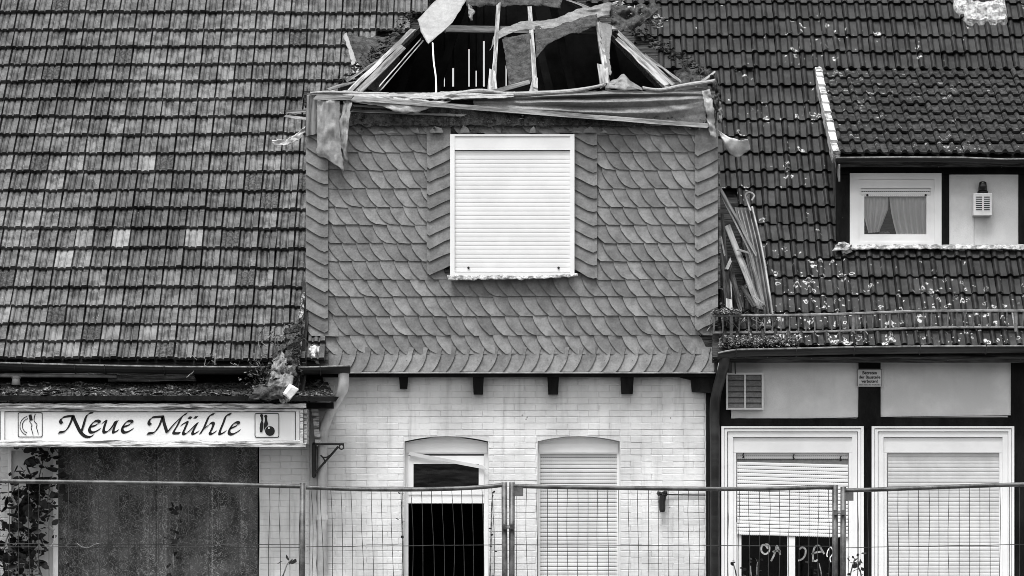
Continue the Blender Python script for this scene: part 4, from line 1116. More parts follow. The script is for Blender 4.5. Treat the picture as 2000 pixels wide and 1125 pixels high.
# gutter, downpipe
mb = MB(); gy2 = -.46
half_gutter(mb, [P(1402, 690, gy2), P(1418, 686.5, gy2), P(1440, 683.5, gy2), P(1560, 681, gy2), P(1668, 678.5, gy2), P(1800, 677, gy2), P(2080, 676, gy2)], .082)
g2 = mb.build('gutter', [MT['gutter'], MT['rail']], th)
for a, yy in ((1437, 683.5), (1555, 681), (1668, 678.5), (1796, 677), (1925, 676.5)):
    c = P(a, yy, gy2); mbb = MB(); mbb.tube([c + Vector((0, -.087*math.cos(math.pi*k/8), -.087*math.sin(math.pi*k/8) + (.02 if k == 0 else 0))) for k in range(9)], .009, 5); mbb.build('bracket', MT['gutter'], g2)
mb = MB(); pp = catmull([P(1416, 693, -.45), P(1414, 712, -.43), P(1408, 735, -.33), P(1399, 770, -.17), P(1396, 800, -.11), P(1396.5, 860, -.10)], 6) + [Vector((P(1397, 0, -.10).x, -.10, .02))]
mb.tube(pp, m(10), 12); dp2 = mb.build('downpipe', MT['gutter'], th, True)
mb = MB(); mb.tube([P(1424, 695, -.3), P(1424, 728, -.3)], m(5.5), 10); mb.tube([P(1435, 700, -.28), P(1436, 730, -.28)], .008, 5); mb.build('overflow_pipe', MT['gutter'], th)

# vent grille
vg = thing('vent_grille', 'two-panel grey louvred vent grille on the plaster below the gutter', 'vent', P(1455, 800, TY-.03))
MB().ring(1418.5, 728, 1491.5, 800, 3.6, 3.6, 3.6, 3, TY-.09, TY+.0).build('frame', MT['plaster'], vg)
MB().pbox(1453.5, 731, 1457, 797.5, TY-.088, TY-.01).build('mullion', MT['plaster'], vg)
for (a, b) in ((1422, 1453.6), (1456.8, 1488)):
    for k in range(6):
        mb = MB(); yy = 731.5 + k*11.0
        mb.add([P(a, yy+10.6, TY-.075), P(b, yy+10.6, TY-.075), P(b, yy, TY-.045), P(a, yy, TY-.045)], [(0,1,2,3)])
        o = mb.build('slat', MT['felt'], vg); o.modifiers.new('t', 'SOLIDIFY').thickness = .004

# warning sign
ws = thing('warning_sign', 'small white German no-entry notice nailed to the timber post', 'sign', P(1698, 755, TY-.03))
MB().pbox(1673.5, 720.5, 1723.5, 755.5, TY-.034, TY-.022).build('board', MT['notice'], ws)
mb = MB().ring(1674.5, 721.5, 1722.5, 754.5, .8, .8, .8, .8, TY-.0365, TY-.03); mb.build('border', MT['ink'], ws)
def text(body, px, py, hpx, y, par, bold=0.0, width=None):
    cu = bpy.data.curves.new('writing', 'FONT'); cu.body = body; cu.size = m(hpx, y)*1.42; cu.align_x = 'CENTER'; cu.extrude = .0008; cu.offset = bold
    to = bpy.data.objects.new('writing', cu); COL.objects.link(to)
    dg = bpy.context.evaluated_depsgraph_get(); me = bpy.data.meshes.new_from_object(to.evaluated_get(dg))
    bpy.data.objects.remove(to)
    xs_ = [v.co.x for v in me.vertices]; wd = max(xs_)-min(xs_); sx = (m(width, y)/wd) if width else 1
    me.materials.clear(); me.materials.append(MT['ink'])
    o = link('writing', me, par); p = P(px, py, y); o.location = p; o.rotation_euler = (math.pi/2, 0, 0); o.scale = (sx, 1, 1); return o
text('Betreten', 1698.5, 731, 5.8, TY-.0362, ws, .0012, 28)
text('der Baustelle', 1698.5, 739.2, 5.8, TY-.0362, ws, .0012, 42)
text('verboten!', 1698.5, 747.2, 5.8, TY-.0362, ws, .0012, 32)
text('Eltern haften für ihre Kinder', 1698.5, 752.6, 2.6, TY-.0362, ws, .0002, 42)

# chimney
ch = thing('chimney', 'squat brick chimney smeared with pale mortar high on the dark roof', 'chimney', RP.at(1917, 45))
c = RP.at(1917, 12); hw = m(29, c.y)
mb = MB(); mb.box(c.x-hw, c.x+hw, c.y, c.y+.55, c.z-.3, c.z+.95); stack = mb.build('stack', MT['brick_dark'], ch)
for r in range(14):
    for k in range(2):
        L_ = hw - .008
        o = MB().box(0, L_ - (.0), -.012, .01, 0, .062).build('brick', MT['brick_dark'], ch)
        off = (.09 if r % 2 else 0)
        o.location = (c.x-hw+.004 + k*hw, c.y, c.z-.16 + r*.075)
nr = Vector((0, -math.sin(RP.a), math.cos(RP.a)))
out = [(1860, -8), (1862, 22), (1876, 40), (1884, 50), (1900, 53), (1930, 51), (1956, 53), (1968, 44), (1965, 22), (1958, -8)]
inn = [(1886, -8), (1886, 6), (1888, 14), (1890, 17), (1905, 18), (1925, 18), (1940, 17), (1945, 12), (1945, 4), (1945, -8)]
mb = MB(); nseg = 60
def lp(pts, u):
    cpts = [Vector((a, b, 0)) for a, b in pts]; cc = catmull(cpts, 8); return cc[min(int(u*(len(cc)-1)), len(cc)-1)]
rings = []
for i in range(nseg+1):
    u = i/nseg; a, b = lp(out, u), lp(inn, u); ring = []
    for k in range(9):
        t2 = k/8; q = a.lerp(b, t2); p = RP.at(q.x, q.y)
        h_ = .045*math.sin(t2*math.pi)**.5 + .05 + .10*t2**2 + .05*noise.noise(Vector((q.x*.09, q.y*.09, 0))) + .02*noise.noise(Vector((q.x*.3, q.y*.3, 5)))
        ring.append(p + nr*(h_ if k else .02))
    rings.append(ring)
for k in range(8): mb.strip([r_[k] for r_ in rings], [r_[k+1] for r_ in rings])
mb.build('mortar_skirt', MT['mortar'], ch, True)

# snow guard on the lower roof
sg = thing('snow_guard', 'long rusty snow guard of thin bars along the lower tiled eaves', 'snow guard', P(1700, 645, -.3))
def sgp(px, top):
    u = (px-1393)/607
    return P(px, (617 - 11*u if top else 651 - 13*u) + 1.6*math.sin(px*.013) , -.31 if top else -.27)
mb = MB(); mb.tube([sgp(x, True) for x in range(1393, 2060, 24)], .017, 6); mb.build('rail', MT['rail'], sg)
mb = MB(); mb.tube([sgp(x, False) for x in range(1393, 2060, 24)], .015, 6); mb.build('rail', MT['rail'], sg)
x = 1396
while x < 2050:
    a, b = sgp(x, True), sgp(x + U(-2, 2), False); mb = MB(); mb.tube([a, b], .011, 5); mb.build('bar', MT['rail'], sg); x += 16.3
for x in (1428, 1666, 1984):
    a, b = sgp(x, True), sgp(x, False); mb = MB(); mb.beam(a + Vector((0, -.01, .02)), b + Vector((0, -.01, -.05)), .035, .012); mb.beam(b + Vector((0, -.01, -.04)), b + Vector((0, .35, .30)), .035, .012); mb.build('support', MT['rail'], sg)

# ================================================================ torn felt, loose boards and rubble
def fs(name, label, cat, *a, **k): return tag(sheet(name, *a, **k), label, cat)
# long felt strip draped over the plate, left and right halves
fs('roofing_felt', 'pale felt sheet bunched along the dormer top, window side of the hanging flap', 'felt sheet',
   [[(646, 178, -.16), (720, 181, -.2), (800, 183, -.2), (880, 178, -.2), (940, 179, -.22), (1005, 181, -.2)],
    [(680, 190, -.26), (730, 192, -.27), (800, 193, -.26), (880, 195, -.26), (950, 194, -.27), (1005, 191, -.26)]], MT['felt_pale'], 90, 12, .04, 2.6, 1, fold=(.7, 1.3))
fs('roofing_felt', 'pale folded felt tongue drooping below the dormer batten', 'felt sheet',
   [[(684, 188, -.27), (740, 188, -.28), (810, 194, -.27), (880, 198, -.26)], [(688, 200, -.30), (740, 207, -.32), (790, 221, -.32), (868, 204, -.28)]], MT['felt_pale'], 40, 8, .035, 3, 2)
def felt_row(ys, dep):                            # one long fold line of the wide sheet; all folds gather at the outer corner
    return [(925, ys[0], dep[0]), (1010, ys[1], dep[0]), (1100, ys[2], dep[1]), (1190, ys[3], dep[1]), (1280, ys[4], dep[1]*.6-.08), (1345, ys[5], dep[1]*.3-.15), (1380, ys[6], -.21)]
fs('roofing_felt', 'wide sagging grey felt sheet between dormer rafters and slipped batten', 'felt sheet',
   [felt_row((190, 186, 182, 178, 178, 178, 178), (-.19, -.19)), felt_row((193, 190, 187, 184, 183, 183, 184), (-.24, -.29)), felt_row((196, 195, 192, 190, 188, 188, 188), (-.22, -.20)),
    felt_row((199, 200, 200, 200, 197, 194, 192), (-.25, -.32)), felt_row((203, 207, 209, 212, 208, 202, 197), (-.23, -.24)), felt_row((206, 213, 217, 221, 220, 212, 204), (-.24, -.30)),
    felt_row((209, 218, 224, 229, 231, 226, 216), (-.22, -.22)), felt_row((213, 222, 229, 235, 239, 241, 244), (-.22, -.20))], MT['felt'], 110, 42, .016, 2.2, 3, fold=(.7, 1))
def roll(name, label, pts, w, y, mt, seed):
    """a curled felt edge: narrow ribbon seen as a bright lip"""
    c = catmull([P(a, b, y) for a, b in pts], 8); mb = MB(); rings = []
    for i, p in enumerate(c):
        r_ = m(w)*(.75 + .5*noise.noise(Vector((i*.12, seed, 0)))); rings.append([p + Vector((0, -r_*math.cos(k*.7), r_*math.sin(k*.7)*.9)) for k in range(-2, 5)])
    for k in range(6): mb.strip([g_[k] for g_ in rings], [g_[k+1] for g_ in rings])
    o = mb.build(name, mt, None, True); o.modifiers.new('t', 'SOLIDIFY').thickness = .004; return tag(o, label, 'felt sheet')
roll('felt_lip', 'long curled felt lip sweeping up towards the peaked fold under the rafters', [(880, 186), (940, 178), (1000, 184), (1060, 182), (1120, 178), (1180, 166)], 7, -.24, MT['felt_pale'], 4)
roll('felt_lip', 'curled felt edge running out to the broken dormer corner', [(1255, 172), (1290, 176), (1330, 168), (1372, 162), (1396, 158)], 6, -.24, MT['felt_pale'], 6)
roll('felt_lip', 'twisted felt edge along the dormer corner board', [(606, 182), (640, 180), (690, 182), (760, 184)], 4.5, -.24, MT['felt_pale'], 8)
fs('felt_peak', 'peaked triangular felt fold standing up between the rafter and hip', 'felt sheet',
   [[(1182, 168, -.2), (1200, 156, -.18), (1216, 147, -.16), (1232, 158, -.18), (1254, 172, -.2)], [(1182, 172, -.24), (1200, 174, -.26), (1216, 176, -.26), (1232, 176, -.26), (1256, 175, -.24)]], MT['felt'], 24, 8, .03, 5, 5)
o = plank('slipped_batten', P(688, 192, -.34), P(1386, 246, -.30), m(9), .03, MT['palewood'], None, rough=.006, seg=24); tag(o, 'long pale batten slipped diagonally across the dormer head', 'batten')
o = plank('short_batten', P(613, 189.5, -.34), P(689, 191.5, -.34), m(9.5), .035, MT['oldwood']); tag(o, 'short grey batten above the hanging felt flap', 'batten')
fs('felt_flap', 'wide felt flap hanging down over the slate corner strip', 'felt sheet',
   [[(619, 196, -.31), (640, 196, -.32), (664, 197, -.31)], [(620, 250, -.29), (642, 252, -.33), (664, 250, -.30)], [(619, 300, -.27), (640, 302, -.32), (668, 300, -.27)], [(619, 304, -.26), (642, 312, -.30), (672, 336, -.26)]], MT['felt_pale'], 24, 24, .03, 4, 7, fold=(1.8, .4))
fs('felt_flap', 'narrow twisted felt strip hanging beside the wide flap', 'felt sheet',
   [[(672, 196, -.30), (688, 198, -.32)], [(664, 240, -.29), (682, 240, -.34)], [(666, 280, -.28), (678, 284, -.32)], [(674, 312, -.25), (679, 318, -.27)]], MT['felt_pale'], 10, 20, .04, 7, 9, fold=(2, .4))
fs('felt_flap', 'big pale printed felt flap hanging from the top of the torn hip', 'felt sheet',
   [[(816, 38, 1.2), (862, -4, 1.5), (915, -6, 1.5)], [(822, 62, 1.05), (862, 36, 1.2), (900, 18, 1.3)], [(836, 88, .9), (858, 68, 1.0), (884, 42, 1.1)]], MT['felt_pale'], 22, 18, .03, 1.2, 11, ragged=.006)
fs('felt_scrap', 'torn mossy felt triangle on the tiles beside the broken hip', 'felt sheet',
   [[(674, 68, 1.75), (720, 74, 1.75), (778, 70, 1.8)], [(690, 108, 1.3), (722, 108, 1.35), (752, 100, 1.45)], [(694, 152, .85), (704, 150, .9), (716, 142, 1.0)]], MT['felt_dark'], 26, 18, .05, 4, 13)
fs('white_strip', 'thin white torn strip along the edge of the mossy felt triangle', 'felt sheet',
   [[(670, 70, 1.68), (677, 66, 1.7)], [(682, 102, 1.25), (689, 100, 1.27)], [(690, 148, .78), (706, 144, .82)]], MT['felt_pale'], 6, 16, .03, 9, 14)
fs('felt_band', 'dark felt band looping from the middle rafter up to the ridge', 'felt sheet',
   [[(960, 92, 1.1), (968, 66, 1.35), (1000, 50, 1.5), (1040, 42, 1.55), (1090, 34, 1.6), (1130, 20, 1.7), (1196, 4, 1.8)], [(957, 100, 1.05), (972, 78, 1.2), (1000, 64, 1.35), (1040, 58, 1.42), (1090, 56, 1.45), (1130, 44, 1.55), (1190, 30, 1.65)]], MT['felt'], 80, 12, .04, 2.2, 15, fold=(1, 1.4))
fs('felt_curtain', 'dark felt curtain arching over the black opening by the middle rafter', 'felt sheet',
   [[(1044, 52, 1.45), (1080, 50, 1.5), (1125, 40, 1.55), (1166, 28, 1.6)], [(1048, 116, .8), (1062, 94, .95), (1096, 74, 1.15), (1164, 54, 1.35)]], MT['felt_dark'], 34, 14, .05, 3, 17)
fs('felt_curtain', 'grey felt panel hanging between the two middle rafters', 'felt sheet',
   [[(980, 70, 1.3), (1010, 72, 1.3), (1036, 66, 1.3)], [(986, 110, .95), (1010, 112, .95), (1038, 110, .95)], [(994, 168, .3), (1014, 166, .3), (1042, 160, .3)]], MT['felt_dark'], 20, 20, .05, 3, 19)
fs('felt_curtain', 'grey felt strip hanging off the outer rafter', 'felt sheet',
   [[(1170, 44, 1.5), (1196, 50, 1.5)], [(1176, 100, .85), (1190, 104, .85)], [(1184, 150, .2), (1194, 146, .2)]], MT['felt'], 12, 18, .05, 6, 21)
fs('felt_ridge', 'dark felt drape along the top of the torn opening', 'felt sheet',
   [[(905, -14, 2.2), (1000, -14, 2.3), (1100, -14, 2.2)], [(912, 12, 1.95), (1000, 12, 2.1), (1095, 16, 1.9)]], MT['felt_dark'], 30, 6, .05, 3, 23, ragged=.02)
fs('felt_ridge', 'torn felt on the tiles above the far hip rafter', 'felt sheet',
   [[(1186, 8, 2.0), (1226, 12, 2.0), (1268, 8, 2.0), (1292, 14, 1.95)], [(1192, 36, 1.75), (1220, 40, 1.75), (1246, 34, 1.75), (1266, 36, 1.72)], [(1196, 66, 1.45), (1214, 62, 1.5), (1226, 58, 1.5), (1236, 62, 1.5)]], MT['felt_dark'], 30, 16, .09, 5, 25)
fs('felt_scrap', 'crumpled felt heap at the broken end of the far hip', 'felt sheet',
   [[(1316, 138, 1.05), (1350, 134, 1.1), (1384, 140, 1.05)], [(1322, 152, .7), (1354, 150, .6), (1386, 152, .6)], [(1330, 166, .2), (1360, 166, .1), (1398, 158, .1)]], MT['felt_dark'], 24, 14, .10, 7, 27)
fs('felt_strip', 'pale felt strip falling from the dormer corner over the slates', 'felt sheet',
   [[(1370, 178, -.28), (1386, 174, -.28)], [(1376, 204, -.31), (1392, 200, -.31)], [(1382, 240, -.30), (1396, 238, -.30)], [(1388, 266, -.28), (1399, 272, -.28)]], MT['felt_pale'], 8, 20, .03, 7, 29)
fs('corner_scrap', 'crumpled dark felt scrap stuck on the outer dormer corner', 'felt sheet',
   [[(1386, 148, -.10), (1396, 146, -.05), (1402, 156, 0)], [(1392, 182, -.15), (1402, 184, -.1), (1408, 184, 0)], [(1396, 220, -.15), (1404, 222, -.1), (1410, 216, 0)]], MT['felt_dark'], 14, 18, .08, 8, 31)
fs('corner_scrap', 'thin pale shred hanging below the outer dormer corner', 'felt sheet',
   [[(1398, 196, -.12), (1408, 200, -.1)], [(1402, 216, -.13), (1411, 220, -.1)], [(1405, 238, -.12), (1409, 240, -.1)]], MT['felt_pale'], 8, 12, .05, 9, 33)
fs('loose_flap', 'curled pale felt flap sticking out over the dark tiles', 'felt sheet',
   [[(1403, 254, -.14), (1422, 268, -.2), (1440, 274, -.28), (1461, 272, -.34)], [(1404, 260, -.14), (1420, 284, -.16), (1436, 294, -.2), (1466, 292, -.26)], [(1406, 264, -.12), (1420, 292, -.1), (1438, 306, -.12), (1456, 300, -.2)]], MT['white_flap'], 24, 10, .03, 6, 35)
fs('loose_flap', 'white shred of lining sticking out over the ribbed tiles', 'felt sheet',
   [[(597, 246, -.12), (578, 262, -.2), (560, 272, -.25), (532, 274, -.3)], [(597, 258, -.12), (582, 274, -.2), (560, 284, -.24), (534, 283, -.3)]], MT['white_flap'], 26, 6, .03, 9, 37)
o = plank('broken_lath', P(560, 218, .05), P(612, 216, -.14), m(6), .02, MT['oldwood'], rough=.02); tag(o, 'splintered lath poking out past the slate corner', 'lath')
o = plank('broken_lath', P(556, 226, .05), P(598, 232, -.1), m(5), .015, MT['palewood'], rough=.02); tag(o, 'thin white splinter below the splintered lath', 'lath')
o = plank('thin_lath', P(741, 168, .4), P(822, 76, 1.3), m(2.2), .015, MT['palewood']); tag(o, 'thin pale lath leaning inside the torn hip, upper of two', 'lath')
o = plank('thin_lath', P(744, 176, .4), P(826, 80, 1.3), m(2.2), .015, MT['palewood']); tag(o, 'thin pale lath leaning inside the torn hip, lower of two', 'lath')
mb = MB(); mb.tube(catmull([P(845, 84, .9), P(847, 120, .7), P(851, 150, .5), P(852, 182, .2)], 5), .011, 5); tag(mb.build('hanging_cable', MT['white_paint']), 'thin white cable hanging straight down in the black attic opening', 'cable')
o = plank('fallen_board', P(958, 181, -.15), P(1034, 160, -.02), m(8), .03, MT['palewood']); tag(o, 'short pale board lying across the foot of the middle rafters', 'board')
# writing printed on the felt flap
def flaptext(body, px, py, rot, h):
    cu = bpy.data.curves.new('print', 'FONT'); cu.body = body; cu.size = h; cu.extrude = .0005
    to = bpy.data.objects.new('print', cu); COL.objects.link(to); dg = bpy.context.evaluated_depsgraph_get()
    me = bpy.data.meshes.new_from_object(to.evaluated_get(dg)); bpy.data.objects.remove(to); me.materials.clear(); me.materials.append(MT['ink']); return me

fs('felt_flap', 'black felt hanging under the pale hip rafter beside the thin laths', 'felt sheet',
   [[(716, 166, .5), (742, 140, .8), (776, 108, 1.3)], [(720, 178, .4), (742, 160, .7), (782, 116, 1.25)], [(734, 180, .4), (746, 176, .6), (756, 152, .9)]], MT['felt_dark'], 20, 12, .06, 5, 51)
fs('felt_scrap', 'short torn felt end flapping off the ridge drape', 'felt sheet',
   [[(914, 8, 1.9), (924, 14, 1.85)], [(914, 26, 1.8), (926, 24, 1.8)], [(918, 38, 1.75), (922, 40, 1.75)]], MT['felt'], 8, 10, .04, 8, 53)
def hipfall(x0, y0, x1, y1, ya, yb_): return lambda q: (lambda u: P(x0+(x1-x0)*u + q.gauss(0, 6), y0+(y1-y0)*u + q.gauss(0, 6), ya+(yb_-ya)*u))(q.random())
o = litter('hip_rubble', 300, hipfall(664, 166, 812, 26, .3, 1.9), .015, .05, MT['felt_dark'], None, .6, 61); tag(o, 'dark crumbs of tile and felt along the pale hip rafter', 'rubble')
o = litter('hip_rubble', 240, hipfall(1215, 18, 1290, 40, 2.0, 1.75), .02, .06, MT['mortar'], None, .6, 62); tag(o, 'pale mortar crumbs on the tiles above the far hip', 'rubble')
o = litter('hip_rubble', 300, hipfall(1236, 58, 1392, 150, 1.6, .3), .015, .05, MT['felt_dark'], None, .6, 63); tag(o, 'dark crumbs of tile and felt down the far hip', 'rubble')
o = litter('head_rubble', 420, lambda q: P(q.uniform(690, 1390), q.uniform(226, 252), DY-.05), .010, .03, MT['felt_dark'], None, .7, 64); tag(o, 'dark splintery crumbs under the slipped batten above the slates', 'rubble')
for i_, (a_, b_, w_, l_) in enumerate((((676, 160, .3), (742, 116, .8), 4, 'broken lath lying along the mossy felt triangle'), ((1330, 160, .0), (1260, 108, .9), 5, 'broken lath lying along the far hip rafter'),
        ((1140, 24, 1.9), (1206, 6, 2.1), 5, 'short pale lath at the ridge above the outer rafter'), ((1100, -4, 2.2), (1160, 20, 1.9), 4, 'splintered lath crossing below the ridge drape'),
        ((640, 176, -.1), (700, 158, .3), 4, 'splintered lath sticking up at the dormer plate'), ((1360, 168, -.1), (1396, 140, .1), 4, 'splintered lath in the crumpled corner heap'))):
    tag(plank('broken_lath', P(*a_), P(*b_), m(w_), .02, MT['oldwood'], rough=.02), l_, 'lath')
q_ = random.Random(77)
for x_ in (702, 742, 768, 812, 848, 905, 934, 984, 1046, 1120, 1150, 1178):   # broken slate stumps in the torn top course
    x_ += q_.uniform(-6, 6); h_ = q_.uniform(3, 15); w_ = q_.uniform(5, 13); t_ = q_.uniform(-.6, .6)
    mb = MB(); mb.pprism([(x_-w_, 259), (x_+w_, 259), (x_+w_*q_.uniform(.4, 1), 259-h_*q_.uniform(.3, .7)), (x_+w_*t_, 259-h_), (x_-w_*q_.uniform(.5, 1), 259-h_*q_.uniform(.2, .8))], DY-.040-q_.uniform(0, .01), DY-.030)
    mb.build('slate_stump', MT[q_.choice(['slate', 'slate_edge', 'felt_dark'])], dorm)

def twigs(name, label, n, c0, c1, spread, mt, seed, cat='twigs', lo=.1, hi=.5):
    q = random.Random(seed); mb = MB()
    for i in range(n):
        a = Vector(c0).lerp(Vector(c1), q.random()) + Vector((q.gauss(0, spread), q.gauss(0, spread*.5), q.gauss(0, spread)))
        d = Vector((q.gauss(0, 1), q.gauss(0, .4), q.gauss(.2, 1))).normalized()*q.uniform(lo, hi)
        mid = a + d*.5 + Vector((q.gauss(0, .03), q.gauss(0, .03), q.gauss(0, .03)))
        mb.tube([a, mid, a+d], q.uniform(.003, .008), 4)
    o = mb.build(name, mt); o['kind'] = 'stuff'; return tag(o, label, cat)
# rubble where the dormer meets the left eaves
o = plank('mossy_board', P(588, 772, -.50), P(598, 556, -.02), m(13), .04, MT['darkwood'], rough=.02); tag(o, 'upright dark board leaning against the dormer beside the ribbed tiles', 'board')
o = plank('mossy_plank', P(572, 762, -.54), P(594, 570, -.10), m(19), .05, MT['crust'], rough=.07, seg=22, taper=.3); tag(o, 'crusted white plank leaning beside the upright dark board', 'plank')
litter('crumbled_render', 170, lambda q: P(578 + q.gauss(0, 6) + (1-q.random())*0, q.uniform(628, 768), -.58) + Vector((0, q.uniform(-.03, .05), 0)), .012, .04, MT['felt_dark'], None, .8, 21)
tag(bpy.data.objects['crumbled_render'], 'dark crumbs of moss clinging to the leaning white plank', 'rubble')
fs('felt_bundle', 'folded dark felt sheet dumped on the canopy beside the gutter', 'felt sheet',
   [[(518, 768, -.80), (530, 736, -.62), (540, 712, -.52)], [(548, 762, -.86), (556, 736, -.72), (566, 712, -.58)], [(572, 752, -.80), (574, 730, -.66), (576, 712, -.52)]], MT['felt'], 20, 16, .05, 5, 41)
fs('felt_bundle', 'black crumpled felt drooping over the canopy edge', 'felt sheet',
   [[(500, 756, -.82), (520, 750, -.84), (560, 758, -.88)], [(492, 770, -.86), (520, 770, -.92), (556, 774, -.92)], [(484, 782, -.86), (500, 782, -.9), (548, 780, -.9)]], MT['felt_dark'], 24, 12, .05, 6, 43)
mb = MB(); c = P(565, 764, -.95); bx = MB().box(-m(12), m(12), -.05, .05, -m(9), m(9))
M_ = Matrix.Translation(c) @ Euler((.2, -.9, .3)).to_matrix().to_4x4()
mb.add([M_ @ (Vector(v) + Vector((U(-.02,.02), U(-.02,.02), U(-.02,.02)))) for v in bx.v], bx.f); o = mb.build('carton', MT['white_flap']); o.modifiers.new('b', 'BEVEL').width = .012; tag(o, 'crushed white carton on the edge of the canopy', 'carton')
mb = MB()
for i in range(5): mb.blob(P(557 + U(-8, 4), 778 + U(-5, 5), -.88), .035, .03, .03, i, .6)
tag(mb.build('rubble_lump', MT['mortar']), 'crumbly white rubble lump under the crushed carton', 'rubble')
fs('white_scrap', 'crumpled white plastic scrap wedged under the slipped corner slate', 'scrap',
   [[(600, 682, -.2), (612, 676, -.25), (626, 678, -.22)], [(602, 694, -.28), (614, 692, -.32), (624, 700, -.26)], [(600, 700, -.22), (612, 704, -.3), (624, 712, -.24)]], MT['white_flap'], 16, 12, .06, 12, 45)
twigs('dry_twigs', 'dry brushwood snagged between the ribbed tiles and leaning board', 46, P(500, 745, -.55), P(566, 650, -.25), .10, MT['twig'], 5, lo=.06, hi=.26)
litter('leaf_litter', 420, lambda q: P(q.gauss(528, 22), q.gauss(735, 16), -.6), .012, .04, MT['moss'], None, .8, 22); tag(bpy.data.objects['leaf_litter'], 'dark leaf litter heaped in the gutter beside the felt bundle', 'leaf litter')
o = plank('white_stick', P(524, 724, -.55), P(546, 714, -.55), m(4), .02, MT['white_flap'], rough=.02); tag(o, 'short white stick poking from the brushwood at the gutter', 'stick')
twigs('dry_twigs', 'few dry twigs caught on the wet gutter behind the sign', 10, P(380, 716, -.5), P(470, 712, -.5), .04, MT['twig'], 8, lo=.06, hi=.2)
mb = MB()
for k_ in range(30):
    u_ = R(); mb.blob(P(520 + 62*u_ + U(-14, 8), 752 - 108*u_**1.3 + U(-8, 14), -.60 + .34*u_ + U(-.04, .04)), U(.03, .09), U(.03, .07), U(.03, .09), k_, .6)
o = mb.build('compost_mound', MT['felt_dark']); o['kind'] = 'stuff'; tag(o, 'dark mound of rotted debris rising along the leaning boards at the gutter', 'debris')
fs('felt_bundle', 'tall torn felt rag hanging down the leaning boards above the gutter', 'felt sheet',
   [[(584, 622, -.22), (594, 612, -.2)], [(566, 664, -.40), (588, 660, -.40)], [(552, 700, -.54), (582, 700, -.56)], [(546, 728, -.64), (578, 736, -.66)]], MT['felt_dark'], 18, 26, .07, 7, 55, ragged=.03)
fs('felt_bundle', 'pale crumpled rag lodged between the felt rag and the ribbed tiles', 'felt sheet',
   [[(536, 700, -.50), (552, 690, -.50), (562, 700, -.52)], [(530, 722, -.62), (548, 716, -.66), (562, 722, -.64)], [(524, 738, -.70), (546, 744, -.72), (560, 740, -.70)]], MT['felt'], 18, 16, .07, 8, 57, ragged=.03)
# bark-like plank beside the sign
o = plank('split_post', P(624, 866, -.16), P(610, 776, -.16), m(12), .05, MT['sign_wood'], rough=.03, seg=12); tag(o, 'split weathered post between the inn sign and the downpipe', 'post')

# wreckage on the other side
gs = MB(); pts = [P(1452, 404, .40), P(1470, 480, .12), P(1484, 560, -.08), P(1494, 628, -.20)]
gp = catmull(pts, 6); rings = []
for p in gp:
    rings.append([p + Vector((m(17)*math.cos(math.pi + k*math.pi/8)*1.0, .10*math.sin(k*math.pi/8), 0)) for k in range(9)])
for k in range(8): gs.strip([r_[k] for r_ in rings], [r_[k+1] for r_ in rings])
gs.tube([r_[8] for r_ in rings] , .014, 6, 1)
o = gs.build('gutter_section', [MT['zinc'], MT['gutter_pale']], None, True); o.modifiers.new('t', 'SOLIDIFY').thickness = .004; tag(o, 'broken length of zinc gutter leaning upright in the wreckage', 'gutter section')
mb = MB(); mb.tube(catmull([P(1466, 412, .35), P(1460, 396, .4), P(1456, 382, .42), P(1464, 376, .42), P(1473, 382, .42), P(1468, 392, .40)], 5), .014, 6)
tag(mb.build('bent_bead', MT['gutter_pale']), 'curled metal bead sticking up above the broken gutter length', 'gutter scrap')
def wp(name, label, a, b, w, t=.03, mt='oldwood', **k):
    return tag(plank(name, P(*a), P(*b), m(w), t, MT[mt], None, rough=.012, seg=10, **k), label, 'plank')
wp('loose_plank', 'long grey plank sloping from the dormer corner across the wreckage', (1404, 364, .02), (1478, 500, -.02), 5.5, mt='oldwood')
wp('loose_plank', 'second long plank just below the sloping grey one', (1408, 378, .04), (1466, 496, .02), 4, mt='palewood')
wp('loose_plank', 'broad dark plank standing in the middle of the wreckage', (1420, 440, .12), (1484, 604, -.24), 12, mt='oldwood')
wp('loose_plank', 'narrow plank between the broad plank and the gutter length', (1448, 430, .16), (1492, 600, -.22), 7, mt='oldwood')
wp('loose_plank', 'dark board hard against the slate edge of the dormer', (1406, 420, .06), (1424, 610, -.22), 14, mt='darkwood')
wp('loose_plank', 'rotten board leaning low in the wreckage by the snow guard', (1424, 520, .0), (1448, 604, -.24), 10, mt='darkwood')
wp('loose_plank', 'pale split stump rising behind the snow guard', (1424, 545, -.06), (1424, 604, -.24), 9, mt='palewood', taper=1.4)
wp('loose_plank', 'short slanting plank in front of the pale stump', (1450, 560, -.15), (1474, 600, -.28), 8, mt='darkwood')
wp('thin_stick', 'thin grey stick hanging beside the dark board', (1408, 462, -.04), (1416, 500, -.06), 3, mt='oldwood')
wp('broken_piece', 'stubby pale splinter held crosswise near the slate edge', (1418, 528, -.12), (1427, 508, -.10), 6, mt='palewood')
wp('broken_piece', 'small pale splinter across the middle planks', (1442, 488, -.06), (1462, 494, -.08), 4.5, mt='palewood')
wp('broken_piece', 'pale chip of wood low on the leaning planks', (1472, 578, -.28), (1492, 592, -.3), 4.5, mt='palewood')
mb = MB()
for i, (a, b) in enumerate(((1404, 300), (1404, 360), (1405, 430), (1404, 500))): mb.beam(P(a, b, -.05), P(a+1, b+64, -.05), m(4), .03)
tag(mb.build('trim_board', MT['oldwood']), 'pale trim board along the outer slate edge of the dormer', 'board')
litter('plaster_rubble', 900, lambda q: P(q.uniform(1392, 1446), 613 - abs(q.gauss(0, 4)), -.33) + Vector((0, q.uniform(-.08, .1), 0)), .008, .026, MT['crust'], None, .6, 31); tag(bpy.data.objects['plaster_rubble'], 'white plaster rubble heaped above the end of the snow guard', 'rubble')
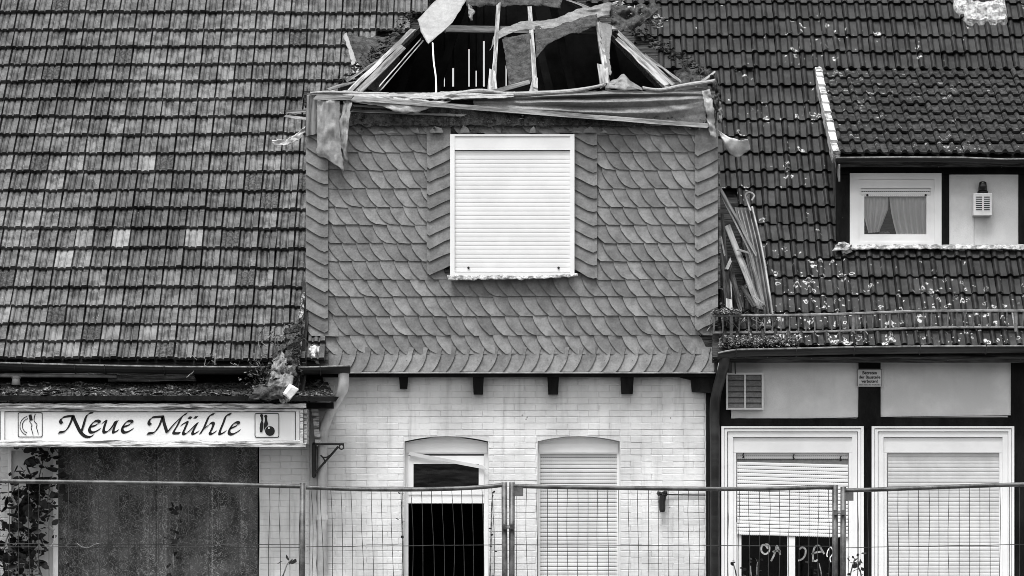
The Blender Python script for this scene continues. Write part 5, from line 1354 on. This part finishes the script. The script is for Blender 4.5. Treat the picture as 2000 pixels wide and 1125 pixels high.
twigs('splinter_pile', 'heap of splintered laths caught behind the snow guard', 22, P(1400, 634, -.24), P(1500, 632, -.24), .025, MT['oldwood'], 12, lo=.1, hi=.3)
litter('moss_crust', 1900, lambda q: P(q.uniform(1404, 1560), 668 + q.gauss(0, 6), -.42) + Vector((0, q.uniform(-.03, .1), 0)), .006, .020, MT['crust'], None, .7, 33); tag(bpy.data.objects['moss_crust'], 'moss and lichen crust spilling into the gutter below the snow guard', 'moss')
mb = MB(); mb.pprism([(1392, 652), (1404, 652), (1404, 700), (1400, 728), (1396, 728)], -.20, -.16); tag(mb.build('side_flashing', MT['gutter']), 'dark metal flashing strip between the slates and the far gutter', 'flashing')

# ================================================================ site fence
FY = -2.75
def fm(px): return m(px, FY)
def fence(label, lx, rx, top, wire_y, seed, lpost=None, rpost=None, plate=None, bow=0.0, dbl=False):
    q = random.Random(seed)
    t = thing('mesh_fence', label, 'fence', (P((lx+rx)/2, 0, FY).x, FY, .1), 'site fence panels along the pavement')
    rail = catmull([P(a, b, FY) for a, b in top], 6)
    MB().tube(rail, fm(4.2), 10).build('rail', MT['galv'], t, True)
    MB().tube([Vector((rail[0].x, FY, .18)), Vector((rail[-1].x, FY, .18))], fm(4.2), 10).build('rail', MT['galv'], t, True)
    for (px, py) in [z_ for z_ in (lpost, rpost) if z_]:
        p = P(px, py, FY); MB().tube([p, Vector((p.x + q.uniform(-.01, .01), FY, .10))], fm(5.6), 12).build('post', MT['galv'], t, True)
    def ry(x):
        for a, b in zip(rail, rail[1:]):
            if a.x <= x <= b.x: return a.lerp(b, (x-a.x)/max(1e-6, b.x-a.x)).z
        return rail[0].z
    px = lx + 9
    while px < rx - 6:
        x = P(px, 0, FY).x; z = ry(x); pts = []
        k = q.uniform(-1, 1)*.012; ph = q.uniform(0, 6)
        nn = 8
        for i in range(nn+1):
            zz = z + (.18-z)*i/nn
            pts.append(Vector((x + k*math.sin(i*.9+ph)*(1 if i else .2) + bow*.03*math.sin(i/nn*3.1), FY + .01*math.sin(i*1.1+ph) - .008, zz)))
        MB().tube(pts, fm(.62), 5, cap=False).build('wire', MT['wire'], t); px += 19.6 + q.uniform(-.7, .7)
    for k, (wy0, wy1) in enumerate(wire_y):
        pts = [P(lx + (rx-lx)*i/14, wy0 + (wy1-wy0)*i/14 + 1.4*noise.noise(Vector((i*.6, seed, k))), FY-.012) for i in range(15)]
        MB().tube(pts, fm(.75), 5).build('wire', MT['wire'], t)
    z_ = P(0, wire_y[0][0], FY).z
    while z_ > .6:
        z_ -= .42
        if z_ > .3: MB().tube([Vector((rail[0].x, FY-.012, z_)), Vector((rail[-1].x, FY-.012, z_))], fm(.75), 5).build('wire', MT['wire'], t)
    if plate:
        mb = MB(); mb.pbox(*plate, FY-.02, FY+.02); mb.build('lock_plate', MT['galv'], t)
    return t
fence('mesh fence panel in front of the ivy and the chipboard', -70, 592, [(-90, 938), (60, 940.5), (220, 942.5), (400, 945.5), (540, 949), (592, 950)], [(1062, 1064), (1068, 1069)], 1, None, (591, 943))
fence('short mesh fence panel in front of the open doorway', 598, 985, [(598, 952), (700, 955.5), (800, 956), (880, 954.5), (940, 951.5), (985, 947)], [(1068, 1064)], 2, None, (985, 942), None, .8)
fence('mesh fence panel in front of the arched window and downpipe', 1000, 1631, [(1000, 949), (1100, 951.5), (1240, 953.5), (1390, 955), (1500, 954.5), (1631, 951)], [(1064, 1067)], 3, (1000, 942), (1631, 947), (1003, 951, 1022, 969))
fence('mesh fence panel in front of the evenly shuttered window', 1647, 2070, [(1647, 958), (1750, 955), (1850, 951), (2000, 946), (2080, 945)], [(1070, 1062)], 4, (1647, 951), None, (1650, 961, 1667, 978))
def clamp_(label, px, py):
    c = thing('fence_clamp', label, 'clamp', P(px, py, FY-.03), 'clamps joining the fence panels')
    mb = MB(); mb.pbox(px-11, py-3.5, px+11, py+3.5, FY-.05, FY-.035); mb.pbox(px-12, py-5, px-4, py+5, FY-.056, FY-.04); mb.pbox(px+4, py-5, px+12, py+5, FY-.056, FY-.04); mb.build('plate', MT['galv'], c)
    p = P(px, py, FY-.05); mb = MB(); mb.tube([p, p+Vector((0, -.045, 0))], .012, 6); mb.tube([p+Vector((0, -.012, 0)), p+Vector((0, -.03, 0))], .02, 6); mb.build('bolt', MT['gutter_pale'], c)
clamp_('steel clamp joining the two fence posts beside the doorway', 992.5, 1029)
clamp_('steel clamp joining the two fence posts before the scrawled window', 1639, 1001)
for i, (px, lab) in enumerate(((591, 'concrete fence foot before the corner board'), (992.5, 'concrete fence foot beside the doorway'), (1639, 'concrete fence foot before the scrawled window'))):
    x = P(px, 0, FY).x; mb = MB(); mb.box(x-.11, x+.11, FY-.34, FY+.34, 0, .14); o = mb.build('concrete_block', MT['concrete']); o.modifiers.new('b', 'BEVEL').width = .02; tag(o, lab, 'concrete block')
mb = MB(); mb.tube(catmull([P(150, 1061, FY-.03), P(160, 1068, FY-.04), P(172, 1070, FY-.04), P(184, 1064, FY-.03), P(195, 1061, FY-.03)], 5), .0045, 5)
tag(mb.build('tie_wire', MT['rail']), 'short pale tie wire looped on the fence before the chipboard', 'wire')

# ================================================================ climbing plants
def leaf_mesh(seed, mt='leaf'):
    q = random.Random(seed); pts = [(0, 0), (.35, .25), (.42, .55), (.22, .78), (0, 1.0), (-.22, .80), (-.42, .52), (-.34, .22)]
    vs = [(x*q.uniform(.8, 1.15), y, .10*abs(x) + q.uniform(-.03, .03)) for x, y in pts] + [(0, .5, -.06)]
    n = len(pts); return MB().add(vs, [(i, (i+1) % n, n) for i in range(n)]).mesh('leaf', MT[mt], True)
LEAF = [leaf_mesh(s) for s in range(6)]
def climber(label, name, stems, count, y, smin, smax, seed, spread, cat='climbing plant'):
    q = random.Random(seed); base = P(stems[0][0][0], stems[0][0][1], y)
    t = thing(name, label, cat, (base.x, y, 0.0))
    for s_ in stems:
        c = catmull([P(a, b, y) for a, b in s_], 5); MB().tube(c, [.010*(1-.6*i/len(c)) + .002 for i in range(len(c))], 5).build('stem', MT['twig'], t)
    cs = [catmull([P(a, b, y) for a, b in s_], 8) for s_ in stems]
    for i in range(count):
        c = q.choice(cs); p = c[int(q.random()*len(c)) % len(c)] + Vector((q.gauss(0, spread), q.uniform(-.16, .04), q.gauss(0, spread*.8)))
        o = link('leaf', q.choice(LEAF), t); s = q.uniform(smin, smax); o.location = p; o.scale = (s, s, s)
        o.rotation_euler = (q.uniform(1.9, 3.4), q.uniform(-.9, .9), q.uniform(-2.2, 2.2))
    return t
IV = [[(60, zpx(.0)), (70, 1180), (62, 1100), (75, 1020), (72, 960), (84, 900), (88, 880)], [(10, zpx(.0)), (14, 1160), (6, 1080), (30, 1010), (40, 960), (70, 940)], [(90, zpx(0)), (96, 1180), (70, 1090), (60, 1040), (90, 985), (100, 930)], [(40, zpx(0)), (36, 1120), (44, 1060), (30, 1000), (55, 970)]]
climber('dark ivy climbing the white panel at the end of the chipboard', 'ivy', IV, 298, -.16, .085, .17, 3, .12)
q = random.Random(91); mb = MB()
for i in range(520):
    c_ = catmull([P(a_, b_, -.16) for a_, b_ in q.choice(IV)], 4); p = c_[int(q.random()*len(c_)) % len(c_)] + Vector((q.gauss(0, .15), q.uniform(-.14, .06), q.gauss(0, .12)))
    M_ = Matrix.Translation(p) @ Euler((q.uniform(1.9, 3.4), q.uniform(-.9, .9), q.uniform(-2.2, 2.2))).to_matrix().to_4x4() @ Matrix.Scale(q.uniform(.035, .085), 4); me = q.choice(LEAF)
    mb.add([M_ @ v.co for v in me.vertices], [tuple(f.vertices) for f in me.polygons])
o = mb.build('foliage', MT['leaf'], [x_ for x_ in COL.objects if x_.name == 'ivy'][0]); o['kind'] = 'stuff'
climber('small dark climber growing up the middle of the chipboard', 'ivy', [[(340, zpx(0)), (342, 1150), (338, 1080), (346, 1030), (350, 1000)]], 34, -.10, .05, .10, 5, .07)
climber('little seedling in front of the bare white wall by the fence post', 'seedling', [[(545, zpx(0)), (550, 1150), (558, 1110), (566, 1095)]], 8, -.5, .06, .11, 7, .04, 'plant')
climber('leafy weeds rising beside the fence posts before the scrawled window', 'weed', [[(1655, zpx(0)), (1658, 1150), (1664, 1110), (1670, 1090)], [(1690, zpx(0)), (1684, 1140), (1676, 1105), (1680, 1095)]], 34, -1.2, .04, .08, 9, .06, 'plant')
climber('thin weeds in front of the scrawled window panes', 'weed', [[(1450, zpx(0)), (1440, 1140), (1432, 1100)], [(1480, zpx(0)), (1478, 1130), (1480, 1098)], [(1500, zpx(0)), (1470, 1140), (1466, 1105)], [(1600, zpx(0)), (1606, 1150), (1600, 1100)]], 46, -.6, .03, .07, 11, .07, 'plant')
climber('thin vine creeping up the white wall beside the doorway', 'vine', [[(787, zpx(0)), (786, 1150), (787, 1060), (785, 1000), (786, 956)]], 16, -.03, .03, .05, 13, .02, 'climbing plant')
climber('thin vine hanging at the far side of the doorway', 'vine', [[(958, zpx(0)), (957, 1150), (959, 1060), (960, 1000), (962, 962)]], 14, -.05, .03, .05, 15, .02, 'climbing plant')
mb = MB(); mb.tube(catmull([P(88, 1025, -.10), P(102, 1032, -.14), P(107, 1050, -.16), P(100, 1066, -.14), P(84, 1072, -.10), P(60, 1070, -.08)], 6), .008, 5)
tag(mb.build('cable_loop', MT['plaster']), 'pale cable loop sticking out of the ivy', 'cable')
